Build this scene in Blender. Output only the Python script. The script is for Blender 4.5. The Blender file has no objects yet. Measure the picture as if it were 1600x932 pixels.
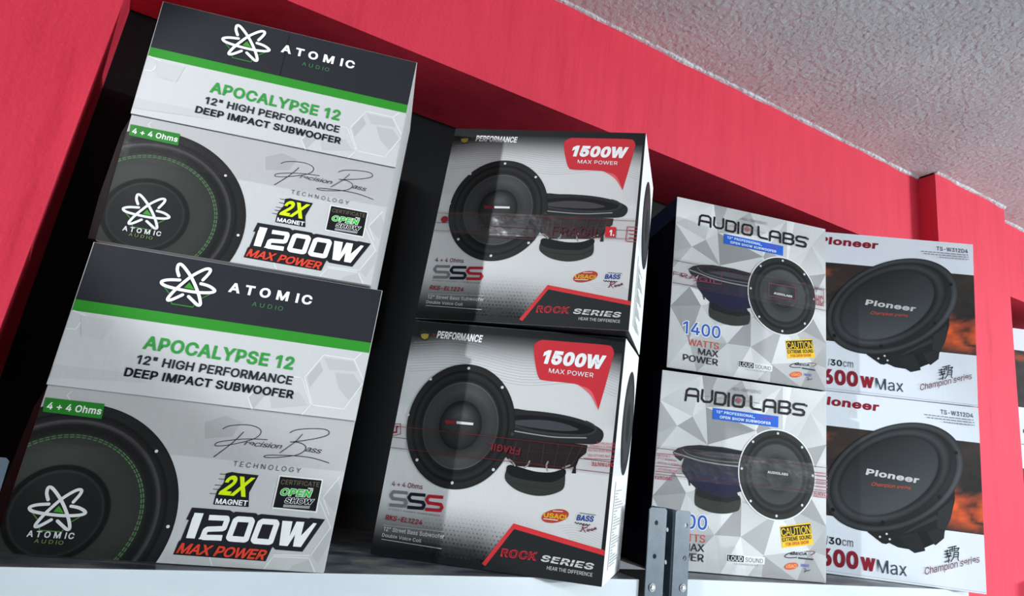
import bpy, bmesh, math, random
from mathutils import Vector, Matrix, noise, geometry

SC = bpy.context.scene
COL = SC.collection
ZB = 1.55                      # height of the shelf top above the floor

# ------------------------------------------------------------------ camera
def _rot(w):
    w = Vector(w); t = w.length
    return Matrix.Rotation(t, 3, w / t)
F_PX = 953.3388
R_WC = _rot((-0.2096938, -0.4710899, 0.1746344)) @ Matrix(((1, 0, 0), (0, 0, -1), (0, 1, 0)))
CAM = Vector((0.1241013, -0.9618071, 0.164724 + ZB))
cd = bpy.data.cameras.new('camera'); co = bpy.data.objects.new('camera', cd); COL.objects.link(co)
cd.sensor_width = 36.0; cd.lens = F_PX / 1600 * 36; cd.clip_start = 0.01
m3 = Matrix((R_WC[0], -Vector(R_WC[1]), -Vector(R_WC[2]))).transposed()
co.matrix_world = Matrix.Translation(CAM) @ m3.to_4x4()
SC.camera = co

# ------------------------------------------------------------------ look, world and lamps
vs = SC.view_settings
vs.view_transform = 'Standard'; vs.look = 'None'; vs.exposure = 0.02; vs.gamma = 1.0; vs.use_curve_mapping = False
W = bpy.data.worlds.new('world'); SC.world = W; W.use_nodes = True
W.node_tree.nodes['Background'].inputs[0].default_value = (0.80, 0.88, 1.0, 1)
W.node_tree.nodes['Background'].inputs[1].default_value = 0.03

def aim(o, loc, to):
    o.location = loc
    o.rotation_euler = (Vector(to) - Vector(loc)).to_track_quat('-Z', 'Y').to_euler()
def area(name, loc, to, size, energy, color):
    d = bpy.data.lights.new(name, 'AREA'); d.energy = energy; d.color = color
    d.shape = 'RECTANGLE'; d.size, d.size_y = size
    o = bpy.data.objects.new(name, d); COL.objects.link(o); aim(o, loc, to)
def spot(name, loc, to, energy, angle, blend, radius, color):
    d = bpy.data.lights.new(name, 'SPOT'); d.energy = energy; d.color = color
    d.spot_size = math.radians(angle); d.spot_blend = blend; d.shadow_soft_size = radius
    o = bpy.data.objects.new(name, d); COL.objects.link(o); aim(o, loc, to)
area('ceiling_lamp', (7.4, -6.8, ZB + 0.96), (0.0, -0.1, ZB + 0.45), (1.4, 0.2), 640, (0.86, 0.95, 1.0))
area('floor_bounce_fill', (2.9, -4.2, ZB + 1.02), (2.9, -4.2, 0.0), (1.4, 0.7), 300, (0.86, 0.96, 1.0))  # unseen fill, added to light the floor so its bounce lifts the ceiling
spot('aisle_lamp', (-1.25, -0.88, ZB + 0.85), (0.62, -0.10, ZB + 0.36), 112, 23, 0.35, 0.022, (0.90, 0.96, 1.0))

# ------------------------------------------------------------------ materials
def lin(c):
    return tuple((v / 255 / 12.92) if v / 255 <= 0.04045 else ((v / 255 + 0.055) / 1.055) ** 2.4 for v in c)
def mat(name, color=(200, 200, 200), rough=0.5, metal=0.0, spec=0.5):
    m = bpy.data.materials.new(name); m.use_nodes = True
    b = m.node_tree.nodes['Principled BSDF']
    b.inputs['Base Color'].default_value = (*lin(color), 1)
    b.inputs['Roughness'].default_value = rough; b.inputs['Metallic'].default_value = metal
    b.inputs['Specular IOR Level'].default_value = spec
    return m
def N(m, t, **k):
    n = m.node_tree.nodes.new(t)
    for a, v in k.items():
        if a in n.inputs: n.inputs[a].default_value = v
        else: setattr(n, a, v)
    return n
def L(m, a, b): m.node_tree.links.new(a, b)
def bump(m, src, strength, dist, prev=None):
    b = N(m, 'ShaderNodeBump'); b.inputs['Strength'].default_value = strength; b.inputs['Distance'].default_value = dist
    L(m, src, b.inputs['Height'])
    if prev: L(m, prev, b.inputs['Normal'])
    return b.outputs['Normal']
def coords(m, scale=(1, 1, 1)):
    t = N(m, 'ShaderNodeTexCoord'); mp = N(m, 'ShaderNodeMapping'); mp.inputs['Scale'].default_value = scale
    L(m, t.outputs['Object'], mp.inputs['Vector']); return mp.outputs['Vector']
def tex(m, vec, scale, detail=4, rough=0.55):
    n = N(m, 'ShaderNodeTexNoise'); n.inputs['Scale'].default_value = scale
    n.inputs['Detail'].default_value = detail; n.inputs['Roughness'].default_value = rough
    L(m, vec, n.inputs['Vector']); return n.outputs['Fac']
def ramp(m, fac, stops):
    r = N(m, 'ShaderNodeValToRGB'); L(m, fac, r.inputs['Fac']); e = r.color_ramp.elements
    while len(e) < len(stops): e.new(0.5)
    for s, (p, c) in zip(e, stops): s.position = p; s.color = (*c, 1)
    return r.outputs['Color']
def bsdf(m): return m.node_tree.nodes['Principled BSDF']

def make_red():
    m = mat('red_wall_paint', rough=0.62, spec=0.25)
    v = coords(m); vs_ = coords(m, (1, 1, 0.12))
    a = tex(m, vs_, 26, 6, 0.6)
    c = ramp(m, a, [(0.22, lin((202, 42, 64))), (0.40, lin((225, 57, 79))), (0.75, lin((234, 64, 86)))])
    L(m, c, bsdf(m).inputs['Base Color'])
    n1 = bump(m, tex(m, v, 160, 4), 0.30, 0.003)
    n2 = bump(m, tex(m, vs_, 60, 4), 0.25, 0.004, n1)
    L(m, n2, bsdf(m).inputs['Normal']); return m
def make_plaster():
    m = mat('rough_ceiling_plaster', rough=0.85, spec=0.2)
    v = coords(m)
    c = ramp(m, tex(m, v, 5, 5), [(0.3, lin((212, 222, 225))), (0.7, lin((227, 237, 240)))])
    L(m, c, bsdf(m).inputs['Base Color'])
    vo = N(m, 'ShaderNodeTexVoronoi'); vo.inputs['Scale'].default_value = 80; vo.feature = 'SMOOTH_F1'
    L(m, v, vo.inputs['Vector'])
    n1 = bump(m, vo.outputs['Distance'], 0.5, 0.010)
    n2 = bump(m, tex(m, v, 85, 5, 0.6), 0.9, 0.012, n1)
    L(m, n2, bsdf(m).inputs['Normal']); return m
def make_ink(name, rough, spec, flute):
    m = mat(name, rough=rough, spec=spec)
    at = N(m, 'ShaderNodeVertexColor'); at.layer_name = 'ink'
    L(m, at.outputs['Color'], bsdf(m).inputs['Base Color'])
    v = coords(m, (1, 1, 0.06))
    n1 = bump(m, tex(m, v, 150, 3), flute, 0.0010)
    n2 = bump(m, tex(m, coords(m), 22, 3), 0.25, 0.003, n1)
    L(m, n2, bsdf(m).inputs['Normal']); return m
def make_tape():
    m = bpy.data.materials.new('clear_packing_tape'); m.use_nodes = True
    nt = m.node_tree; nt.nodes.remove(nt.nodes['Principled BSDF'])
    tr = N(m, 'ShaderNodeBsdfTransparent'); tr.inputs[0].default_value = (0.93, 0.92, 0.92, 1)
    gl = N(m, 'ShaderNodeBsdfGlossy'); gl.inputs['Roughness'].default_value = 0.25
    mx = N(m, 'ShaderNodeMixShader'); mx.inputs[0].default_value = 0.028
    v = coords(m)
    nb = bump(m, tex(m, v, 26, 3, 0.5), 0.35, 0.005)
    L(m, nb, gl.inputs['Normal'])
    L(m, tr.outputs[0], mx.inputs[1]); L(m, gl.outputs[0], mx.inputs[2])
    L(m, mx.outputs[0], nt.nodes['Material Output'].inputs[0]); return m
def make_shelf(name, dark):
    m = mat(name, rough=0.35, spec=0.5)
    v = coords(m, (0.5, 1, 1))
    if dark:
        c = ramp(m, tex(m, v, 22, 6, 0.6), [(0.38, lin((48, 56, 64))), (0.5, lin((92, 98, 104))), (0.62, lin((140, 140, 134)))])
    else:
        c = ramp(m, tex(m, v, 9, 4), [(0.3, lin((196, 204, 210))), (0.7, lin((210, 216, 221)))])
    L(m, c, bsdf(m).inputs['Base Color'])
    L(m, bump(m, tex(m, v, 30, 3), 0.1, 0.002), bsdf(m).inputs['Normal']); return m
def make_steel():
    m = mat('blue_grey_painted_steel', rough=0.42, spec=0.5)
    v = coords(m)
    c = ramp(m, tex(m, v, 40, 4), [(0.3, lin((76, 88, 100))), (0.7, lin((90, 102, 114)))])
    L(m, c, bsdf(m).inputs['Base Color'])
    L(m, bump(m, tex(m, v, 300, 3), 0.15, 0.001), bsdf(m).inputs['Normal']); return m
def make_black():
    m = mat('black_panel_paint', rough=0.6, spec=0.2)
    c = ramp(m, tex(m, coords(m), 8, 4), [(0.3, lin((4, 5, 6))), (0.7, lin((9, 11, 14)))])
    L(m, c, bsdf(m).inputs['Base Color']); return m
RED, PLASTER, TAPE, STEEL, BLACK = make_red(), make_plaster(), make_tape(), make_steel(), make_black()
INK = make_ink('printed_carton_board', 0.58, 0.18, 0.22)
INK2 = make_ink('glossy_print', 0.6, 0.15, 0.1)
SHELF_W, SHELF_D = make_shelf('white_shelf_enamel', False), make_shelf('scuffed_dark_shelf_top', True)
ZINC = mat('zinc_bolt', (190, 192, 192), 0.3, 1.0)
FLOOR = mat('grey_floor_tile', (150, 148, 146), 0.5)
L(FLOOR, ramp(FLOOR, tex(FLOOR, coords(FLOOR), 4, 4), [(0.3, lin((178, 178, 177))), (0.7, lin((190, 190, 189)))]), bsdf(FLOOR).inputs['Base Color'])

# ------------------------------------------------------------------ generic builders
def obj(name, bm, mats, parent=None, loc=None):
    me = bpy.data.meshes.new(name); bm.normal_update(); bm.to_mesh(me); bm.free()
    for m in (mats if isinstance(mats, (list, tuple)) else [mats]): me.materials.append(m)
    o = bpy.data.objects.new(name, me); COL.objects.link(o)
    if loc is not None: o.location = loc
    if parent is not None: o.parent = parent
    return o
def prism(bm, pts, z0, z1, mi=0):
    """pts counter-clockwise seen from above"""
    a = [bm.verts.new((p[0], p[1], z0 if len(p) < 4 else p[2])) for p in pts]
    b = [bm.verts.new(((p[4], p[5]) if len(p) > 4 else p[:2]) + (z1 if len(p) < 4 else p[3],)) for p in pts]
    n = len(pts); fs = [bm.faces.new(list(reversed(a))), bm.faces.new(b)]
    for i in range(n): fs.append(bm.faces.new((a[i], a[(i + 1) % n], b[(i + 1) % n], b[i])))
    for f in fs: f.material_index = mi
    return fs
def box(bm, x0, x1, y0, y1, z0, z1, mi=0):
    return prism(bm, [(x0, y0), (x1, y0), (x1, y1), (x0, y1)], z0, z1, mi)
def structure(name, bm, m):
    o = obj(name, bm, m); o['kind'] = 'structure'; return o
def tag(o, label, cat, group=None):
    o['label'] = label; o['category'] = cat
    if group: o['group'] = group
    return o
def empty(name, loc):
    o = bpy.data.objects.new(name, None); COL.objects.link(o); o.location = loc
    o.empty_display_size = 0.05; return o

# ------------------------------------------------------------------ the room
ceil_z = lambda x: ZB + 1.0795 + 0.0058 * (x - 0.62)
SOF = ZB + 0.830
bm = bmesh.new(); box(bm, -3.2, 9.0, -8.5, 0.45, -0.1, 0.0); structure('floor', bm, FLOOR)
bm = bmesh.new()
pts = []
for (x, y) in ((-3.2, -8.5), (9.0, -8.5), (9.0, 0.45), (-3.2, 0.45)):
    pts.append((x, y, ceil_z(x), ceil_z(x) + 0.12))
prism(bm, pts, 0, 0); structure('ceiling', bm, PLASTER)
bm = bmesh.new()      # beam over the two bays
prism(bm, [(x, y, SOF, ceil_z(x)) for x, y in ((-3.2, 0.0), (9.0, 0.0), (9.0, 0.2), (-3.2, 0.2))], 0, 0)
bmesh.ops.subdivide_edges(bm, edges=bm.edges[:], cuts=1)
structure('wall_top', bm, RED)
bm = bmesh.new(); box(bm, -3.2, 9.0, 0.2, 0.3, 0.0, ZB + 1.2); structure('wall_back', bm, BLACK)
bm = bmesh.new()      # left pillar: inner edge leans a little
zt = ceil_z(-0.05)
p = [(-3.2, -0.085, 0.0, zt, -3.2, -0.085), (-0.145, -0.085, 0.0, zt, -0.0485, -0.085), (-0.17, 0.2, 0.0, zt, -0.105, 0.2), (-3.2, 0.2, 0.0, zt, -3.2, 0.2)]
prism(bm, p, 0, 0); structure('wall_left', bm, RED)
bm = bmesh.new()      # right pillar between the two bays
zt = ceil_z(2.0)
p = [(1.888, -0.05, 0.0, zt, 1.886, -0.05), (2.222, -0.05, 0.0, zt, 2.264, -0.05), (2.21, 0.2, 0.0, zt, 2.25, 0.2), (1.888, 0.2, 0.0, zt, 1.886, 0.2)]
prism(bm, p, 0, 0); structure('wall_right', bm, RED)

bm = bmesh.new()      # rough white plaster bead where walls meet the ceiling
rng = random.Random(5)
line = [(-1.2 + 0.06 * i, 0.0) for i in range(52)] + [(1.886, 0.0), (1.886, -0.05)] + [(1.886 + 0.0378 * i, -0.05) for i in range(1, 11)] + [(2.264, 0.0)] + [(2.30 + 0.06 * i, 0.0) for i in range(60)]
prev = None
for i, (x, y) in enumerate(line):
    z = ceil_z(x); h = rng.uniform(0.0025, 0.0075); p_ = rng.uniform(0.003, 0.006)
    ring = [bm.verts.new(q) for q in ((x, y + 0.002, z + 0.002), (x, y - p_ - 0.004, z + 0.0), (x, y - p_, z - h * 0.7), (x, y + 0.002, z - h))]
    if prev:
        for j in range(4): bm.faces.new((prev[j], ring[j], ring[(j + 1) % 4], prev[(j + 1) % 4]))
    prev = ring
structure('trim_1', bm, PLASTER)

# ------------------------------------------------------------------ racks
def plate_with_holes(w, h, holes, t):
    """flat plate in the local x-z plane (x 0..w, z 0..-h), thickness t along +y, round holes (x, z, r)"""
    cu = bpy.data.curves.new('tmp', 'CURVE'); cu.dimensions = '2D'; cu.fill_mode = 'BOTH'; cu.extrude = t / 2
    def spl(ps):
        s = cu.splines.new('POLY'); s.points.add(len(ps) - 1); s.use_cyclic_u = True
        for q, (x, y) in zip(s.points, ps): q.co = (x, y, 0, 1)
    spl([(0.003, 0), (w - 0.003, 0), (w, -0.003), (w, -h), (0, -h), (0, -0.003)])
    for x, z, r in holes: spl([(x + r * math.cos(a * math.tau / 20), z + r * math.sin(a * math.tau / 20)) for a in range(20)])
    o = bpy.data.objects.new('tmp', cu); me = o.to_mesh()
    bm = bmesh.new(); bm.from_mesh(me); o.to_mesh_clear(); bpy.data.objects.remove(o); bpy.data.curves.remove(cu)
    bmesh.ops.transform(bm, matrix=Matrix.Rotation(math.pi / 2, 4, 'X'), verts=bm.verts[:])
    bmesh.ops.remove_doubles(bm, verts=bm.verts[:], dist=1e-6)
    return bm
def post(parent, x0, x1, yf, ztop, back, side, blen=0.5):
    """slotted angle: front flange x0..x1 at y=yf, side flange running back from its left or right edge"""
    t = 0.002; w = x1 - x0
    zs = [-0.022 - 0.048 * k for k in range(10)]
    bm = plate_with_holes(w, blen, [(w * 0.42 if side == 'right' else w * 0.72, z, 0.0036) for z in zs if abs(z + 0.113) > 0.012], t)
    bmesh.ops.translate(bm, vec=(x0, yf, ztop), verts=bm.verts[:])
    b2 = plate_with_holes(back, blen, [(back * 0.5, z - 0.01, 0.0036) for z in zs], t)
    bmesh.ops.transform(b2, matrix=Matrix.Translation((x1 - t / 2 if side == 'right' else x0 + t / 2, yf, ztop)) @ Matrix.Rotation(math.pi / 2, 4, 'Z'), verts=b2.verts[:])
    me = bpy.data.meshes.new('t'); b2.to_mesh(me); b2.free(); bm.from_mesh(me); bpy.data.meshes.remove(me)
    o = obj('post', bm, STEEL, parent, -Vector(parent.location) * 0)
    o.matrix_parent_inverse = parent.matrix_world.inverted() if False else Matrix.Translation(-Vector(parent.location))
    bx = x0 + (w * 0.36 if side == 'right' else w * 0.66)
    bm = bmesh.new()
    bmesh.ops.create_uvsphere(bm, u_segments=20, v_segments=10, radius=0.0055, matrix=Matrix.Translation((bx, yf - 0.0015, ZB - 0.0085)) @ Matrix.Diagonal((1, 0.6, 1, 1)))
    bmesh.ops.create_cone(bm, cap_ends=True, segments=20, radius1=0.0058, radius2=0.0056, depth=0.002, matrix=Matrix.Translation((bx, yf - 0.0018, ZB - 0.0085)) @ Matrix.Rotation(math.pi / 2, 4, 'X'))
    box(bm, bx - 0.0035, bx + 0.0035, yf - 0.0049, yf - 0.0042, ZB - 0.0089, ZB - 0.0081)
    b = obj('bolt', bm, ZINC, o)
    return o
def shelf(parent, x0, x1, yf0, yf1, yb, z, lip=0.052):
    bm = bmesh.new(); t = 0.003
    prism(bm, [(x0, yf0), (x1, yf1), (x1, yb), (x0, yb)], z - t, z, 1)
    prism(bm, [(x0, yf0 - 0.002), (x1, yf1 - 0.002), (x1, yf1), (x0, yf0)], z - lip, z, 0)      # front lip
    prism(bm, [(x0, yf0), (x1, yf1), (x1, yf1 + 0.018), (x0, yf0 + 0.018)], z - lip, z - lip + 0.002, 0)
    prism(bm, [(x0, yb - 0.002), (x1, yb - 0.002), (x1, yb), (x0, yb)], z - lip, z - t, 0)
    o = obj('shelf_panel', bm, [SHELF_W, SHELF_D], parent)
    o.matrix_parent_inverse = Matrix.Translation(-Vector(parent.location)); return o
rk = empty('steel_shelving_rack', (0.38, 0.0, ZB - 0.3))
tag(rk, 'white-lipped steel rack at left, carrying the green-striped and red-badged cartons', 'shelf', 'steel racks along the wall')
shelf(rk, -0.048, 0.772, -0.189, -0.189, 0.15, ZB)
post(rk, 0.777, 0.811, -0.199, ZB + 0.105, 0.034, 'right')
post(rk, -0.049, -0.0145, -0.197, ZB + 0.0995, 0.034, 'left')
rk2 = empty('steel_shelving_rack', (1.27, 0.0, ZB - 0.3))
tag(rk2, 'white-lipped steel rack at right, carrying the grey-facet and flame-print cartons', 'shelf', 'steel racks along the wall')
shelf(rk2, 0.861, 1.585, -0.180, -0.225, 0.15, ZB)
post(rk2, 0.829, 0.860, -0.199, ZB + 0.104, 0.034, 'left')

# ------------------------------------------------------------------ printed cartons: mapping between photo measurements and carton faces
def px_ray(px): 
    d = Vector(((px[0] - 800) / F_PX, (px[1] - 466) / F_PX, 1.0)); return R_WC.transposed() @ d
def px_plane(px, o, n):
    d = px_ray(px); return CAM + d * ((o - CAM).dot(n) / d.dot(n))
def project(P):
    q = R_WC @ (P - CAM); return (F_PX * q.x / q.z + 800, F_PX * q.y / q.z + 466)
def homog(src, dst):
    import numpy as np
    A = []; b = []
    for (x, y), (u, v) in zip(src, dst):
        A.append([x, y, 1, 0, 0, 0, -u * x, -u * y]); b.append(u)
        A.append([0, 0, 0, x, y, 1, -v * x, -v * y]); b.append(v)
    h = np.linalg.solve(np.array(A, float), np.array(b, float))
    return [float(q) for q in h] + [1.0]
def hap(h, p):
    x, y = p; w = h[6] * x + h[7] * y + h[8]
    return ((h[0] * x + h[1] * y + h[2]) / w, (h[3] * x + h[4] * y + h[5]) / w)
DIM = {'at': (0.335, 0.344, 0.20), 'mi': (0.327, 0.344, 0.188), 'al': (0.345, 0.341, 0.20), 'pi': (0.355, 0.363, 0.20), 'pf': (0.355, 0.363, 0.20)}
BASE_Z = {'at_l': 0.0006, 'mi_l': 0.0006, 'al_l': 0.0006, 'pi_l': 0.0006, 'pf_l': 0.0006, 'at_u': 0.346, 'mi_u': 0.346, 'al_u': 0.346, 'pi_u': 0.3675, 'pf_u': 0.365}
# corners of each front as measured in the photo: top left, top right, bottom right, bottom left
PXC = {'at_u': [(256, 4), (651.8, 99.3), (579.5, 447), (148, 376)], 'at_l': [(148, 379), (597.6, 454.7), (506, 897), (-13.7, 865)],
       'mi_u': [(711.5, 200.6), (1010, 208), (983, 518), (648, 498)], 'mi_l': [(648, 500.7), (979, 528.7), (940.8, 918.6), (577.5, 866)],
       'al_u': [(1058, 307), (1290, 358), (1291.5, 611.5), (1041, 574.6)], 'al_l': [(1034.6, 577.8), (1291.5, 613), (1291, 912), (1010, 888)],
       'pi_u': [None, (1520.5, 381.9), (1528.6, 636.5), (1292.8, 611)], 'pi_l': [None, (1529, 637.5), (1542, 930), (1291.7, 897)]}
class Face:
    """front face of one carton; s,t are metres from its lower left corner"""
    def __init__(self, name):
        k = name[:2]; self.W, self.H, self.D = DIM[k]; W_, H_ = self.W, self.H
        z = ZB + BASE_Z[name]; up = Vector((0, 0, 1))
        on_z = lambda p_: px_plane(p_, Vector((0, 0, z)), up)
        if name in PXC:
            px = list(PXC[name]); o = on_z(px[3]); e = on_z(px[2]); u = (e - o).normalized()
            if k == 'pi': o = e - u * W_              # left part of the front is hidden
        else:
            px = [None] * 4; o = Vector((2.372, 0.008, z)); u = Vector((math.cos(-0.42), math.sin(-0.42), 0))
        d = Vector((-u.y, u.x, 0)); self.n = -d
        C = [o + H_ * up, o + W_ * u + H_ * up, o + W_ * u, o]     # TL TR BR BL
        if name not in PXC: px = [project(c) for c in C]
        elif k == 'pi': px[0] = project(C[0] + up * (px_plane(px[1], o, self.n).z - C[1].z)); px[3] = project(o)
        C = [px_plane(p_, o, self.n) for p_ in px]
        self.C = C; self.o = o; self.d = d; self.u = u; self.name = name
        sq = [(0, H_), (W_, H_), (W_, 0), (0, 0)]
        self.to_st = homog(px, sq); self.to_px = homog(sq, px)
        self.px = px
    def st(self, px): return hap(self.to_st, px)
    def P(self, s, t, off=0.0): return px_plane(hap(self.to_px, (s, t)), self.o, self.n) + self.n * off
FACES = {k: Face(k) for k in BASE_Z}
class View:
    def __init__(self, ref, ox, oy, sc): self.f = FACES[ref]; self.a = (ox, oy, sc)
    def __call__(self, *ps):
        r = [self.f.st((self.a[0] + x / self.a[2], self.a[1] + y / self.a[2])) for x, y in ps]
        return r[0] if len(ps) == 1 else r

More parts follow.
